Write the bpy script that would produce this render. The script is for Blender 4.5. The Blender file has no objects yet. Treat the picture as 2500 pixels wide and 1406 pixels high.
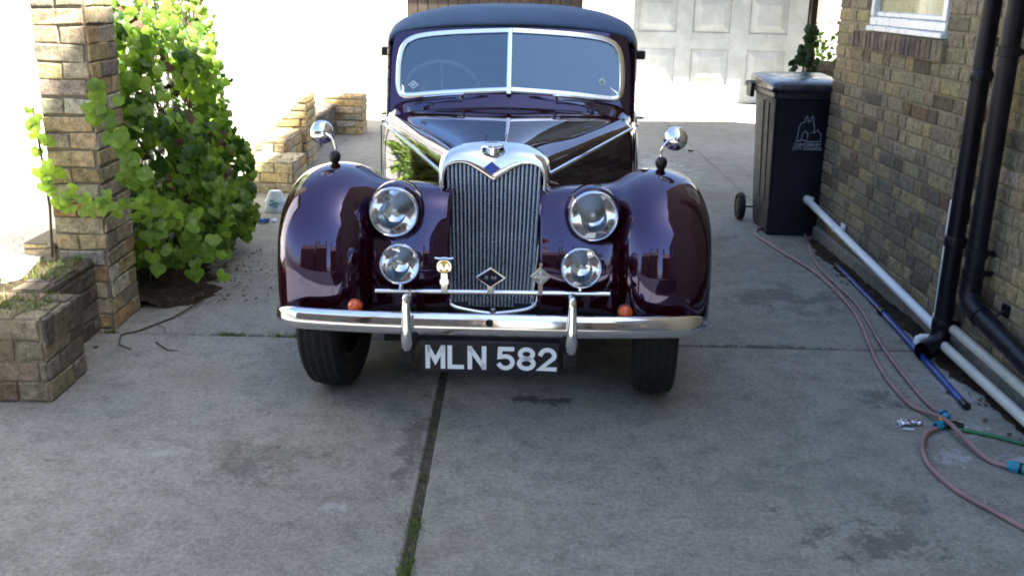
import bpy, math, random
from math import radians, sin, cos, pi, sqrt
from mathutils import Vector, Matrix
random.seed(7)
S = bpy.context.scene
COL = S.collection

# ------------------------------------------------------------------ camera
CAM_H = 1.60
cd = bpy.data.cameras.new("camera"); cam = bpy.data.objects.new("camera", cd); COL.objects.link(cam)
cd.sensor_fit = 'HORIZONTAL'; cd.sensor_width = 36.0; cd.lens = 2425/2500*36
cd.clip_start = .05; cd.clip_end = 3000
cam.matrix_world = (Matrix.Translation((0, 0, CAM_H)) @ Matrix.Rotation(radians(90-16.75), 4, 'X')
                    @ Matrix.Rotation(radians(1.3), 4, 'Z'))
S.camera = cam
# ------------------------------------------------------------------ light
SUN = Vector((1, -.50, 1.9)).normalized()
W = bpy.data.worlds.new("World"); S.world = W; W.use_nodes = True
nt = W.node_tree; nt.nodes.clear()
sky = nt.nodes.new('ShaderNodeTexSky'); sky.sky_type = 'NISHITA'; sky.sun_disc = False
sky.sun_elevation = math.asin(SUN.z); sky.sun_rotation = math.atan2(SUN.x, SUN.y)
sky.air_density = 1.0; sky.dust_density = 1.6; sky.ozone_density = 1.0
bg = nt.nodes.new('ShaderNodeBackground'); bg.inputs[1].default_value = .058
wo = nt.nodes.new('ShaderNodeOutputWorld')
nt.links.new(sky.outputs[0], bg.inputs[0]); nt.links.new(bg.outputs[0], wo.inputs[0])
sl = bpy.data.lights.new("sun", 'SUN'); sl.energy = 5.0; sl.angle = radians(.5); sl.color = (1, .95, .86)
so = bpy.data.objects.new("sun", sl); COL.objects.link(so)
so.rotation_euler = SUN.to_track_quat('Z', 'Y').to_euler(); so.location = SUN*40
S.view_settings.view_transform = 'Standard'; S.view_settings.look = 'None'
S.view_settings.exposure = 3.05; S.view_settings.gamma = 1
S.render.engine = 'CYCLES'
S.cycles.max_bounces = 8; S.cycles.diffuse_bounces = 4; S.cycles.glossy_bounces = 5
S.cycles.transparent_max_bounces = 16; S.cycles.caustics_reflective = False; S.cycles.caustics_refractive = False
S.cycles.sample_clamp_indirect = 6; S.cycles.use_denoising = True
S.cycles.filter_width = 1.9

# ------------------------------------------------------------------ materials
class N:
    def __init__(s, name):
        s.m = bpy.data.materials.new(name); s.m.use_nodes = True
        s.t = s.m.node_tree; s.t.nodes.clear()
        s.out = s.t.nodes.new('ShaderNodeOutputMaterial')
    def n(s, typ, **kw):
        nd = s.t.nodes.new('ShaderNode'+typ)
        for k, v in kw.items():
            if k.startswith('i_'):
                key = k[2:]
                key = int(key) if key.isdigit() else key.replace('_', ' ')
                nd.inputs[key].default_value = v
            else: setattr(nd, k, v)
        return nd
    def l(s, a, b): s.t.links.new(a, b)
    def coord(s, kind='Object', scale=(1, 1, 1)):
        tc = s.n('TexCoord'); mp = s.n('Mapping'); mp.inputs['Scale'].default_value = scale
        s.l(tc.outputs[kind], mp.inputs[0]); return mp.outputs[0]
    def noise(s, vec, scale, detail=4, rough=.55):
        t = s.n('TexNoise'); t.inputs['Scale'].default_value = scale
        t.inputs['Detail'].default_value = detail; t.inputs['Roughness'].default_value = rough
        s.l(vec, t.inputs['Vector']); return t.outputs['Fac']
    def ramp(s, fac, stops):
        r = s.n('ValToRGB'); e = r.color_ramp.elements
        while len(e) < len(stops): e.new(.5)
        for i, (p, c) in enumerate(stops):
            e[i].position = p
            e[i].color = (c, c, c, 1) if not hasattr(c, '__len__') else (*c, 1)
        s.l(fac, r.inputs[0]); return r.outputs[0]
    def mix(s, a, b, fac, mode='MIX'):
        m = s.n('MixRGB', blend_type=mode)
        for v, i in ((fac, 0), (a, 1), (b, 2)):
            if hasattr(v, 'links') or hasattr(v, 'is_linked'): s.l(v, m.inputs[i])
            else: m.inputs[i].default_value = v if i == 0 else (*v, 1)
        return m.outputs[0]
    def bump(s, h, strength=.3, dist=.01):
        b = s.n('Bump'); b.inputs['Strength'].default_value = strength; b.inputs['Distance'].default_value = dist
        s.l(h, b.inputs['Height']); return b.outputs[0]
    def pbr(s, color, rough=.5, metal=0., coat=0., bump=None, spec=.5, coat_rough=.03, trans=0., sss=0):
        p = s.n('BsdfPrincipled')
        for v, k in ((color, 'Base Color'), (rough, 'Roughness'), (metal, 'Metallic')):
            if hasattr(v, 'is_linked'): s.l(v, p.inputs[k])
            else: p.inputs[k].default_value = (*v, 1) if k == 'Base Color' else v
        p.inputs['Coat Weight'].default_value = coat; p.inputs['Coat Roughness'].default_value = coat_rough
        p.inputs['Specular IOR Level'].default_value = spec
        p.inputs['Transmission Weight'].default_value = trans
        if bump is not None: s.l(bump, p.inputs['Normal'])
        s.p = p; s.l(p.outputs[0], s.out.inputs[0]); return s.m

def plain(name, c, rough=.5, metal=0., coat=0., var=.15, scale=6., bumps=0., rvar=.1, spec=.5):
    a = N(name); v = a.coord()
    f = a.noise(v, scale, 5)
    lo = tuple(x*(1-var) for x in c); hi = tuple(min(1, x*(1+var)) for x in c)
    colr = a.ramp(f, [(.3, lo), (.7, hi)])
    r = a.ramp(a.noise(v, scale*2.3, 4), [(.3, max(.0, rough-rvar)), (.7, min(1, rough+rvar))])
    b = a.bump(a.noise(v, scale*12, 3), bumps, .003) if bumps else None
    return a.pbr(colr, r, metal, coat, b, spec)

M = {}
# maroon coachwork
a = N('maroon_paint'); v = a.coord()
c = a.ramp(a.noise(v, 3, 3), [(.3, (.015, .0006, .0018)), (.7, (.022, .0009, .0026))])
dust = a.ramp(a.noise(v, 60, 5, .7), [(.35, .015), (.75, .05)])
wav = a.bump(a.noise(v, 5, 2), .05, .004)
M['paint'] = a.pbr(c, dust, 0, 0., wav, .5)
a.p.inputs['IOR'].default_value = 2.05; a.p.inputs['Specular Tint'].default_value = (.50, .49, .86, 1)  # boosted reflection, with the sky's blue painted into its tint
M['black_under'] = plain('underbody_black', (.005, .005, .006), .8)
# chrome
def chrome(name, c=(.82, .83, .85), r=.06):
    a = N(name); v = a.coord()
    rr = a.ramp(a.noise(v, 35, 5, .7), [(.4, r), (.8, r+.10)])
    cc = a.ramp(a.noise(v, 18, 4), [(.3, tuple(x*.88 for x in c)), (.65, c)])
    return a.pbr(cc, rr, 1., 0, a.bump(a.noise(v, 9, 2), .06, .004))
M['chrome'] = chrome('chrome')
M['slats'] = chrome('grille_slat_chrome', (.36, .41, .50), .25)
M['core'] = plain('grille_core_dark', (.018, .026, .045), .5)
M['framechrome'] = plain('satin_frame_chrome', (.93, .95, .96), .20, metal=1., var=.02, rvar=.02)
M['dullmetal'] = chrome('dull_metal', (.35, .34, .33), .35)
M['rubber'] = plain('tyre_rubber', (.0055, .0055, .006), .75, bumps=.4, scale=20)
M['blackplastic'] = plain('black_plastic', (.005, .005, .006), .4)
M['rimpaint'] = plain('wheel_rim_paint', (.006, .002, .003), .4)
a = N('hood_fabric'); v = a.coord()
w = a.n('TexWave', wave_type='BANDS'); w.inputs['Scale'].default_value = 300
a.l(v, w.inputs[0])
c = a.ramp(a.noise(v, 4, 6), [(.25, (.040, .080, .150)), (.75, (.056, .104, .185))])
M['hood'] = a.pbr(c, .72, 0, 0, a.bump(a.noise(v, 260, 3), .5, .002))
def glass(name, tint=(.75, .82, .85), rough=.0, ior=1.5, lines=0, mul=3.7, dirt=1.):
    a = N(name); v = a.coord()
    tr = a.n('BsdfTransparent'); tr.inputs[0].default_value = (*tint, 1)
    gl = a.n('BsdfGlossy'); gl.inputs['Roughness'].default_value = rough
    gl.inputs[0].default_value = (.62, .83, 1, 1)  # blue of the reflected sky put into the gloss colour
    fr = a.n('Fresnel'); fr.inputs[0].default_value = ior
    if lines:
        wv = a.n('TexWave', wave_type='BANDS', bands_direction='X'); wv.inputs['Scale'].default_value = lines
        a.l(v, wv.inputs[0]); bb = a.bump(wv.outputs['Fac'], .5, .004)
        a.l(bb, gl.inputs['Normal'])
    ma = a.n('Math', operation='MULTIPLY'); ma.inputs[1].default_value = mul; ma.use_clamp = True
    a.l(fr.outputs[0], ma.inputs[0])
    mx = a.n('MixShader'); a.l(ma.outputs[0], mx.inputs[0]); a.l(tr.outputs[0], mx.inputs[1]); a.l(gl.outputs[0], mx.inputs[2])
    df = a.n('BsdfDiffuse'); df.inputs[0].default_value = (.45, .47, .5, 1)
    m2 = a.n('MixShader'); a.l(mx.outputs[0], m2.inputs[1]); a.l(df.outputs[0], m2.inputs[2])
    du = a.ramp(a.noise(v, 7, 5), [(.3, .01*dirt), (.8, .05*dirt)]); a.l(du, m2.inputs[0])
    a.l(m2.outputs[0], a.out.inputs[0]); return a.m
M['glass'] = glass('windscreen_glass', (.6, .68, .72), 0, 1.55)
M['lens'] = glass('lamp_lens_glass', (.97, .98, 1.), .02, 1.45, 55, 1.3, .5)
M['reflector'] = chrome('lamp_reflector', (.9, .92, .95), .035)
M['orange'] = None
a = N('orange_lens'); v = a.coord()
M['orange'] = a.pbr(a.ramp(a.noise(v, 40, 3), [(.3, (.55, .07, .008)), (.7, (.75, .12, .012))]), .15, 0, .6, None, .6)
M['plateblack'] = plain('plate_black', (.006, .007, .014), .35)
M['platewhite'] = plain('plate_letter_white', (.80, .84, .86), .45, var=.04)
M['amberyellow'] = plain('badge_yellow', (.75, .42, .03), .3, coat=.5)
M['badgeblue'] = plain('badge_blue_enamel', (.02, .06, .35), .2, coat=.6)
M['badgedark'] = plain('badge_dark_enamel', (.003, .004, .016), .6, spec=.2)
M['sticker'] = plain('sticker_white', (.55, .62, .66), .5)
M['stickerblue'] = plain('sticker_blue', (.08, .25, .5), .5)
M['stickergreen'] = plain('sticker_green', (.12, .38, .25), .5)
M['leather'] = plain('seat_leather', (.05, .018, .015), .5)
M['wood'] = plain('dash_wood', (.08, .035, .015), .3)
M['cream'] = plain('cream_wheel_rim', (.35, .33, .30), .35)

def brickmat(name, bumps=.6, spots=True, moss=0.):
    a = N(name); v = a.coord()
    at = a.n('VertexColor', layer_name='Col')
    n1 = a.noise(v, 28, 6, .65); n2 = a.noise(v, 110, 5, .7); n3 = a.noise(v, 2.2, 4)
    c = a.mix(at.outputs[0], a.ramp(n1, [(.3, .50), (.5, .97), (.7, 1.4)]), 1, 'MULTIPLY')
    c = a.mix(c, a.ramp(n2, [(.35, .55), (.5, 1.0), (.68, 1.3)]), 1, 'MULTIPLY')
    c = a.mix(c, (.42, .41, .38), a.ramp(a.noise(v, 9, 7, .75), [(.60, 0.), (.78, .45)]))
    c = a.mix(c, (.035, .033, .028), a.ramp(a.noise(v, 6, 7, .7), [(.60, 0.), (.80, .55)]))
    if moss: c = a.mix(c, (.07, .085, .02), a.ramp(n3, [(.48, 0.), (.68, moss)]))
    h = a.mix(n1, n2, .5)
    return a.pbr(c, .9, 0, 0, a.bump(h, bumps, .006), .2)
M['brick'] = brickmat('stock_brick')
M['brickleft'] = brickmat('old_yellow_brick', .8, True, .25)
def mortarmat(name, c):
    a = N(name); v = a.coord()
    n = a.noise(v, 60, 6, .7)
    cc = a.ramp(n, [(.3, tuple(x*.6 for x in c)), (.65, c)])
    return a.pbr(cc, .95, 0, 0, a.bump(n, .6, .006), .2)
M['mortar'] = mortarmat('mortar', (.31, .265, .185))
M['mortarleft'] = mortarmat('mortar_dark', (.26, .225, .16))
# concrete
a = N('concrete'); v = a.coord()
big = a.noise(v, .8, 4, .5); mid = a.noise(v, 8, 9, .78); fine = a.noise(v, 55, 6, .75); spk = a.noise(v, 130, 2, .5)
c = a.ramp(big, [(.30, (.180, .172, .142)), (.5, (.218, .210, .176)), (.72, (.255, .246, .208))])
c = a.mix(c, a.ramp(mid, [(.32, .62), (.5, 1.02), (.7, 1.28)]), 1, 'MULTIPLY')
c = a.mix(c, a.ramp(fine, [(.3, .62), (.5, 1.03), (.7, 1.4)]), 1, 'MULTIPLY')
c = a.mix(c, (.42, .42, .41), a.ramp(spk, [(.60, 0.), (.70, .6)]))
c = a.mix(c, (.05, .047, .04), a.ramp(a.noise(v, 6.5, 9, .8), [(.59, 0.), (.66, .6)]))
vs = a.coord('Object', (14, .9, 1))
c = a.mix(c, (.36, .355, .34), a.ramp(a.noise(vs, 3, 5, .7), [(.60, 0.), (.78, .30)]))
c = a.mix(c, (.17, .12, .075), a.ramp(a.noise(v, .7, 4, .6), [(.52, 0.), (.75, .35)]))
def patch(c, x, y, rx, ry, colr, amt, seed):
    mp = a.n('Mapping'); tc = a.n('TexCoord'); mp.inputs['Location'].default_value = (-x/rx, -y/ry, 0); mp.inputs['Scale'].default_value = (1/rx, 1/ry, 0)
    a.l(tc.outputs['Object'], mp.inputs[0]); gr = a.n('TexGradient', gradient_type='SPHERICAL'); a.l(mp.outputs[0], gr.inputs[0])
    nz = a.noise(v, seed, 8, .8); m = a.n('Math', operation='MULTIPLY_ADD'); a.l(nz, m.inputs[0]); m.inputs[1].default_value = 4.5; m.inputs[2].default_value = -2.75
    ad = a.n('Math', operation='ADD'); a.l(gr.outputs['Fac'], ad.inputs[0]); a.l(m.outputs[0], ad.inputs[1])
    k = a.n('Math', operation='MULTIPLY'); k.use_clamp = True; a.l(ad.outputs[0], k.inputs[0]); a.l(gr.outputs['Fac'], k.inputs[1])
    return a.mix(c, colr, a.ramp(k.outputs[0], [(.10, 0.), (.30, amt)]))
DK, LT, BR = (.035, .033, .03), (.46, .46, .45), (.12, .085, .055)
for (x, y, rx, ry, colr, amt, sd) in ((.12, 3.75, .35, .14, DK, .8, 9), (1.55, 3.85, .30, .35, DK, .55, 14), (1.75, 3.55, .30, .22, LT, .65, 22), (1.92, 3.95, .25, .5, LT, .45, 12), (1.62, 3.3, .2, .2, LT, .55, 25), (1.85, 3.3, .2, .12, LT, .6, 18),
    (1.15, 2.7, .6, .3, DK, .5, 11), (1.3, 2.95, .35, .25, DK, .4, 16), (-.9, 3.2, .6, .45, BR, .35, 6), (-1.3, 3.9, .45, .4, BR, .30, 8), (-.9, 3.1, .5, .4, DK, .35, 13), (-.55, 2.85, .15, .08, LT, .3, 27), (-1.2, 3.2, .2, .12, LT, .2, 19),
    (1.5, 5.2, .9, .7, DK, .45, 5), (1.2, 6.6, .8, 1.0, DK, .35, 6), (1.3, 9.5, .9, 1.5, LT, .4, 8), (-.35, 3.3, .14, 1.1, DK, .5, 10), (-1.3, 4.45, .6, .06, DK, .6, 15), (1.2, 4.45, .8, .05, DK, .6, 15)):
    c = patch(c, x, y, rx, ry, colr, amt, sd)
hh = a.mix(fine, a.noise(v, 30, 5, .7), .5)
rr = a.ramp(mid, [(.3, .75), (.7, .92)])
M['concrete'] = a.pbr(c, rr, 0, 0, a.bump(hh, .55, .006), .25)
a = N('soil'); v = a.coord()
n = a.noise(v, 22, 8, .75)
c = a.ramp(n, [(.3, (.018, .014, .010)), (.55, (.06, .045, .03)), (.75, (.14, .11, .075))])
M['soil'] = a.pbr(c, 1., 0, 0, a.bump(n, 1, .03), .1)
a = N('joint_filler'); v = a.coord()
n = a.noise(v, 30, 6, .7)
c = a.mix(a.ramp(n, [(.3, (.03, .027, .021)), (.7, (.11, .098, .078))]), (.045, .055, .022),
          a.ramp(a.noise(v, 7, 4), [(.5, 0.), (.65, .6)]))
M['filler'] = a.pbr(c, 1., 0, 0, a.bump(n, .8, .01), .1)
def leafmat(name, dark, light, trans=.45):
    a = N(name); v = a.coord()
    at = a.n('VertexColor', layer_name='Col')
    c = a.mix(a.mix(dark, light, at.outputs[0]), a.ramp(a.noise(v, 45, 3), [(.3, .8), (.7, 1.2)]), 1, 'MULTIPLY')
    p = a.n('BsdfPrincipled'); a.l(c, p.inputs['Base Color']); p.inputs['Roughness'].default_value = .45
    p.inputs['Specular IOR Level'].default_value = .4
    t = a.n('BsdfTranslucent'); c2 = a.mix(c, (1.5, 1.6, .5), 1, 'MULTIPLY'); a.l(c2, t.inputs[0])
    m = a.n('MixShader', i_0=trans); a.l(p.outputs[0], m.inputs[1]); a.l(t.outputs[0], m.inputs[2])
    a.l(m.outputs[0], a.out.inputs[0]); return a.m
M['leaf'] = leafmat('vine_leaf', (.040, .100, .018), (.30, .44, .065))
M['ivy'] = leafmat('ivy_leaf', (.012, .028, .010), (.03, .06, .018), .25)
M['grass'] = leafmat('moss_grass', (.05, .08, .015), (.16, .2, .04), .3)
M['stem'] = plain('woody_stem', (.075, .05, .03), .85, bumps=.5, scale=20)
M['deadleaf'] = plain('dead_leaf', (.09, .05, .025), .85, var=.5, scale=30)
M['render'] = plain('white_render', (.72, .70, .64), .85, var=.08, scale=3, bumps=.3)
M['palepaving'] = plain('pale_paving', (.50, .47, .42), .85, var=.15, scale=4, bumps=.3)
M['whitepaint'] = plain('white_door_paint', (.40, .43, .45), .5, var=.16, scale=5)
M['upvc'] = plain('upvc_white', (.74, .77, .78), .3, var=.04, coat=.2)
M['whitepipe'] = plain('white_pipe_plastic', (.74, .79, .80), .38, var=.10, scale=4)
M['creampipe'] = plain('cream_pipe_plastic', (.62, .60, .52), .42, var=.14, scale=4)
M['blackpipe'] = plain('black_pipe_plastic', (.0055, .0048, .0105), .38, var=.4, scale=9, coat=.0)
M['blackpipe'].node_tree.nodes['Principled BSDF'].inputs['Specular IOR Level'].default_value = .3
M['binplastic'] = plain('bin_plastic', (.0038, .0058, .0135), .42, var=.25, scale=5, bumps=.25)
M['lidplastic'] = plain('bin_lid_plastic', (.008, .010, .018), .25, var=.25, scale=5)
M['binwhite'] = plain('bin_print_white', (.32, .37, .42), .6)
M['hose'] = plain('pink_hose_rubber', (.27, .165, .16), .5, var=.25, scale=8)
M['greenhose'] = plain('green_hose_rubber', (.02, .16, .06), .45, var=.2)
M['teal'] = plain('teal_plastic', (.01, .24, .36), .35, var=.2, scale=15)
M['bluepole'] = plain('blue_pole_paint', (.012, .045, .23), .35, var=.25, scale=6)
M['darkwood'] = plain('dark_brown_timber', (.035, .026, .02), .7, var=.4, scale=8)
M['brownpost'] = plain('brown_post', (.045, .028, .02), .6, var=.3)
M['foil'] = chrome('crumpled_foil', (.75, .8, .9), .3)
M['bagwhite'] = plain('white_plastic_bag', (.55, .62, .70), .4, var=.15, scale=9)
M['bluelitter'] = plain('blue_plastic', (.01, .10, .50), .4)
M['rooftile'] = plain('roof_tile', (.07, .04, .03), .85, var=.4, scale=5, bumps=.5)
a = N('distant_brick'); v = a.coord()
bt = a.n('TexBrick'); bt.inputs['Scale'].default_value = 4.4
bt.inputs['Color1'].default_value = (.24, .16, .10, 1); bt.inputs['Color2'].default_value = (.15, .09, .065, 1)
bt.inputs['Mortar'].default_value = (.3, .27, .22, 1)
rot = a.n('Mapping'); rot.inputs['Rotation'].default_value = (pi/2, 0, 0); tc = a.n('TexCoord')
a.l(tc.outputs['Object'], rot.inputs[0]); a.l(rot.outputs[0], bt.inputs[0])
M['farbrick'] = a.pbr(bt.outputs[0], .9)
M['windowdark'] = plain('dark_window_glass', (.02, .025, .03), .08, coat=.5)
a = N('patterned_pane'); v = a.coord()
w = a.noise(v, 26, 3, .6)
c = a.ramp(w, [(.3, (.16, .16, .05)), (.55, (.27, .27, .10)), (.75, (.34, .35, .18))])
M['pane'] = a.pbr(c, .3, 0, .6, a.bump(w, .3, .01))
a = N('earth'); v = a.coord()
M['earth'] = a.pbr(a.ramp(a.noise(v, .5, 6), [(.3, (.06, .055, .035)), (.7, (.12, .11, .07))]), .95)
M['road'] = plain('asphalt', (.030, .030, .032), .85, scale=3, bumps=.4)

# ------------------------------------------------------------------ mesh builder
class B:
    def __init__(s): s.v = []; s.f = []; s.mi = []; s.c = []
    def add(s, vs, fs, mi=0, col=(1, 1, 1)):
        o = len(s.v); s.v += [tuple(x) for x in vs]
        for f in fs: s.f.append(tuple(i+o for i in f)); s.mi.append(mi); s.c.append(col)
    def box(s, x0, x1, y0, y1, z0, z1, mi=0, col=(1, 1, 1), ch=0.):
        if ch <= 0:
            vs = [(x, y, z) for z in (z0, z1) for y in (y0, y1) for x in (x0, x1)]
            s.add(vs, [(0, 2, 3, 1), (4, 5, 7, 6), (0, 1, 5, 4), (2, 6, 7, 3), (0, 4, 6, 2), (1, 3, 7, 5)], mi, col); return
        X = (x0, x1); Y = (y0, y1); Z = (z0, z1); sg = (1, -1); vs = []; ix = {}
        for i in (0, 1):
            for j in (0, 1):
                for k in (0, 1):
                    cx = (X[i], Y[j], Z[k])
                    for ax in range(3):
                        p = [cx[0]+sg[i]*ch, cx[1]+sg[j]*ch, cx[2]+sg[k]*ch]; p[ax] = cx[ax]
                        ix[i, j, k, ax] = len(vs); vs.append(tuple(p))
        F = []
        for ax in range(3):
            b, c = [q for q in range(3) if q != ax]
            for e in (0, 1):
                q = []
                for (m, n) in ((0, 0), (1, 0), (1, 1), (0, 1)):
                    t = [0, 0, 0]; t[ax] = e; t[b] = m; t[c] = n; q.append(ix[(*t, ax)])
                F.append(tuple(q))
        for ax in range(3):          # chamfer along edges parallel to ax
            b, c = [q for q in range(3) if q != ax]
            for m in (0, 1):
                for n in (0, 1):
                    t = [0, 0, 0]; t[b] = m; t[c] = n; t2 = list(t); t2[ax] = 1
                    F.append((ix[(*t, b)], ix[(*t, c)], ix[(*t2, c)], ix[(*t2, b)]))
        for i in (0, 1):
            for j in (0, 1):
                for k in (0, 1): F.append((ix[i, j, k, 0], ix[i, j, k, 1], ix[i, j, k, 2]))
        s.add(vs, F, mi, col)
    def tube(s, path, r, n=12, mi=0, cap=True, col=(1, 1, 1)):
        path = [Vector(p) for p in path]; m = len(path)
        rr = r if hasattr(r, '__len__') else [r]*m
        T = []
        for i in range(m):
            t = (path[min(i+1, m-1)]-path[max(i-1, 0)]); T.append(t.normalized() if t.length else Vector((0, 0, 1)))
        up = Vector((0, 0, 1)) if abs(T[0].z) < .9 else Vector((1, 0, 0))
        nrm = T[0].cross(up).normalized(); vs = []
        for i in range(m):
            nrm = (nrm - T[i]*nrm.dot(T[i])).normalized(); b = T[i].cross(nrm)
            for k in range(n):
                a_ = 2*pi*k/n; vs.append(path[i]+(nrm*cos(a_)+b*sin(a_))*rr[i])
        fs = [(i*n+k, i*n+(k+1) % n, (i+1)*n+(k+1) % n, (i+1)*n+k) for i in range(m-1) for k in range(n)]
        if cap: fs += [tuple(range(n-1, -1, -1)), tuple((m-1)*n+k for k in range(n))]
        s.add(vs, fs, mi, col)
    def lathe(s, prof, org=(0, 0, 0), axis=(0, 0, 1), n=32, mi=0, sx=1., col=(1, 1, 1)):
        """prof: list of (radius, distance along axis)"""
        ax = Vector(axis).normalized(); up = Vector((0, 0, 1)) if abs(ax.z) < .9 else Vector((0, 1, 0))
        e1 = ax.cross(up).normalized(); e2 = ax.cross(e1); O = Vector(org); vs = []
        for (r, h) in prof:
            for k in range(n):
                t = 2*pi*k/n; vs.append(O+ax*h+e1*(r*cos(t)*sx)+e2*(r*sin(t)))
        fs = [(i*n+k, i*n+(k+1) % n, (i+1)*n+(k+1) % n, (i+1)*n+k) for i in range(len(prof)-1) for k in range(n)]
        s.add(vs, fs, mi, col)
    def grid(s, rows, mi=0, close=False, col=(1, 1, 1)):
        n = len(rows[0]); vs = [p for r in rows for p in r]; fs = []
        for i in range(len(rows)-1):
            for k in range(n-1 if not close else n):
                k2 = (k+1) % n; fs.append((i*n+k, i*n+k2, (i+1)*n+k2, (i+1)*n+k))
        s.add(vs, fs, mi, col)
    def prism(s, poly, x0, x1, ax=0, mi=0):
        """extrude 2D poly (the two other axes in order) along axis ax"""
        def mk(a_, p):
            t = [0, 0, 0]; t[ax] = a_; o = [q for q in range(3) if q != ax]; t[o[0]] = p[0]; t[o[1]] = p[1]; return tuple(t)
        n = len(poly); vs = [mk(x0, p) for p in poly]+[mk(x1, p) for p in poly]
        fs = [tuple(range(n)), tuple(range(2*n-1, n-1, -1))]+[(i, (i+1) % n, n+(i+1) % n, n+i) for i in range(n)]
        s.add(vs, fs, mi)
    def obj(s, name, mats, parent=None, smooth=40, fix=True, thick=0.):
        me = bpy.data.meshes.new(name); me.from_pydata(s.v, [], s.f)
        if not isinstance(mats, (list, tuple)): mats = [mats]
        for m in mats: me.materials.append(M[m] if isinstance(m, str) else m)
        me.polygons.foreach_set('material_index', s.mi)
        ca = me.color_attributes.new('Col', 'FLOAT_COLOR', 'CORNER'); buf = []
        for f, c in zip(s.f, s.c): buf += [c[0], c[1], c[2], 1.]*len(f)
        ca.data.foreach_set('color', buf)
        if fix:
            import bmesh
            bm = bmesh.new(); bm.from_mesh(me); bmesh.ops.recalc_face_normals(bm, faces=bm.faces); bm.to_mesh(me); bm.free()
        if smooth:
            me.shade_smooth(); me.set_sharp_from_angle(angle=radians(smooth))
        o = bpy.data.objects.new(name, me); COL.objects.link(o)
        if parent: o.parent = parent
        if thick:
            md = o.modifiers.new('thickness', 'SOLIDIFY'); md.thickness = thick; md.offset = -1
        return o

def tag(o, label, cat, group=None):
    o['label'] = label; o['category'] = cat
    if group: o['group'] = group
    return o
def empty(name, loc, label, cat, group=None, rot=(0, 0, 0)):
    o = bpy.data.objects.new(name, None); COL.objects.link(o); o.location = loc; o.rotation_euler = rot
    o.empty_display_size = .2
    return tag(o, label, cat, group)
def struct(o): o['kind'] = 'structure'; return o
def spl(pts, n):
    """Catmull-Rom through pts (any dimension), n samples, by chord length"""
    P = [Vector(p) for p in pts]; d = [0.]
    for i in range(1, len(P)): d.append(d[-1]+max(1e-6, (P[i]-P[i-1]).length)**.5)
    Q = [P[0]*2-P[1]]+P+[P[-1]*2-P[-2]]
    tk = [d[0]-(d[1]-d[0])]+d+[d[-1]+(d[-1]-d[-2])]
    out = []
    for j in range(n):
        t = d[-1]*j/(n-1); i = 1
        while i < len(P)-1 and t > tk[i+1]: i += 1
        p0, p1, p2, p3 = Q[i-1:i+3]; t0, t1, t2, t3 = tk[i-1:i+3]
        A1 = p0*((t1-t)/(t1-t0))+p1*((t-t0)/(t1-t0)); A2 = p1*((t2-t)/(t2-t1))+p2*((t-t1)/(t2-t1))
        A3 = p2*((t3-t)/(t3-t2))+p3*((t-t2)/(t3-t2))
        B1 = A1*((t2-t)/(t2-t0))+A2*((t-t0)/(t2-t0)); B2 = A2*((t3-t)/(t3-t1))+A3*((t-t1)/(t3-t1))
        out.append(B1*((t2-t)/(t2-t1))+B2*((t-t1)/(t2-t1)))
    return out
def loft(secs, nu, nv):
    """secs: list of equal-length point lists; returns smooth grid rows"""
    a_ = [spl(s_, nu) for s_ in secs]
    cols = [spl([a_[i][k] for i in range(len(a_))], nv) for k in range(nu)]
    return [[cols[k][i] for k in range(nu)] for i in range(nv)]
def text_mesh(txt, size, depth, bold=0., name='lettering'):
    cu = bpy.data.curves.new('t', 'FONT'); cu.body = txt; cu.size = size; cu.extrude = depth; cu.offset = bold
    cu.align_x = 'CENTER'; cu.align_y = 'CENTER'
    to = bpy.data.objects.new('t', cu); COL.objects.link(to)
    bpy.context.view_layer.update()
    me = bpy.data.meshes.new_from_object(to.evaluated_get(bpy.context.evaluated_depsgraph_get()))
    bpy.data.objects.remove(to); bpy.data.curves.remove(cu)
    me.name = name; return me
def place_text(name, txt, size, depth, mat, parent, loc, rot, bold=0., sx=1.):
    me = text_mesh(txt, size, depth, bold, name); me.materials.clear(); me.materials.append(M[mat])
    o = bpy.data.objects.new(name, me); COL.objects.link(o); o.parent = parent
    o.location = loc; o.rotation_euler = rot; o.scale = (sx, 1, 1); return o

# ------------------------------------------------------------------ ground
g = B(); g.add([(-400, -400, -.06), (400, -400, -.06), (400, 400, -.06), (-400, 400, -.06)], [(0, 1, 2, 3)])
struct(g.obj('ground', 'earth', smooth=0))
g = B()
JY = 4.435
def slab(x0, x1, y0, y1, yr=None, z=0.):
    yr = y1 if yr is None else yr
    g.box(x0, x1, y0, y1, -.05, z, ch=.006)
slab(-6., -.303, .3, JY-.008); slab(-.269, 5, .3, JY-.010)
slab(-2.74, -.312, JY+.008, 14.8); slab(-.268, 1.93, JY+.010, 8.05, z=.001); 
slab(1.936, 5.5, 6.9, 15.6, z=-.002)
slab(-.268, 1.93, 8.06, 15.6, z=-.001); slab(1.934, 3, JY+.010, 6.89)
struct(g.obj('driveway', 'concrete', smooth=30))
g = B(); g.box(-.32, -.25, .3, 15.6, -.058, -.006); g.box(-6, 5, JY-.03, JY+.03, -.0575, -.0075)
g.box(1.9, 1.97, JY, 15.6, -.0565, -.0085)
struct(g.obj('driveway_joint', 'filler', smooth=0))
g = B(); g.add([(-60, -24, -.045), (60, -24, -.045), (60, .29, -.045), (-60, .29, -.045)], [(0, 1, 2, 3)])
struct(g.obj('road', 'road', smooth=0))
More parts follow.
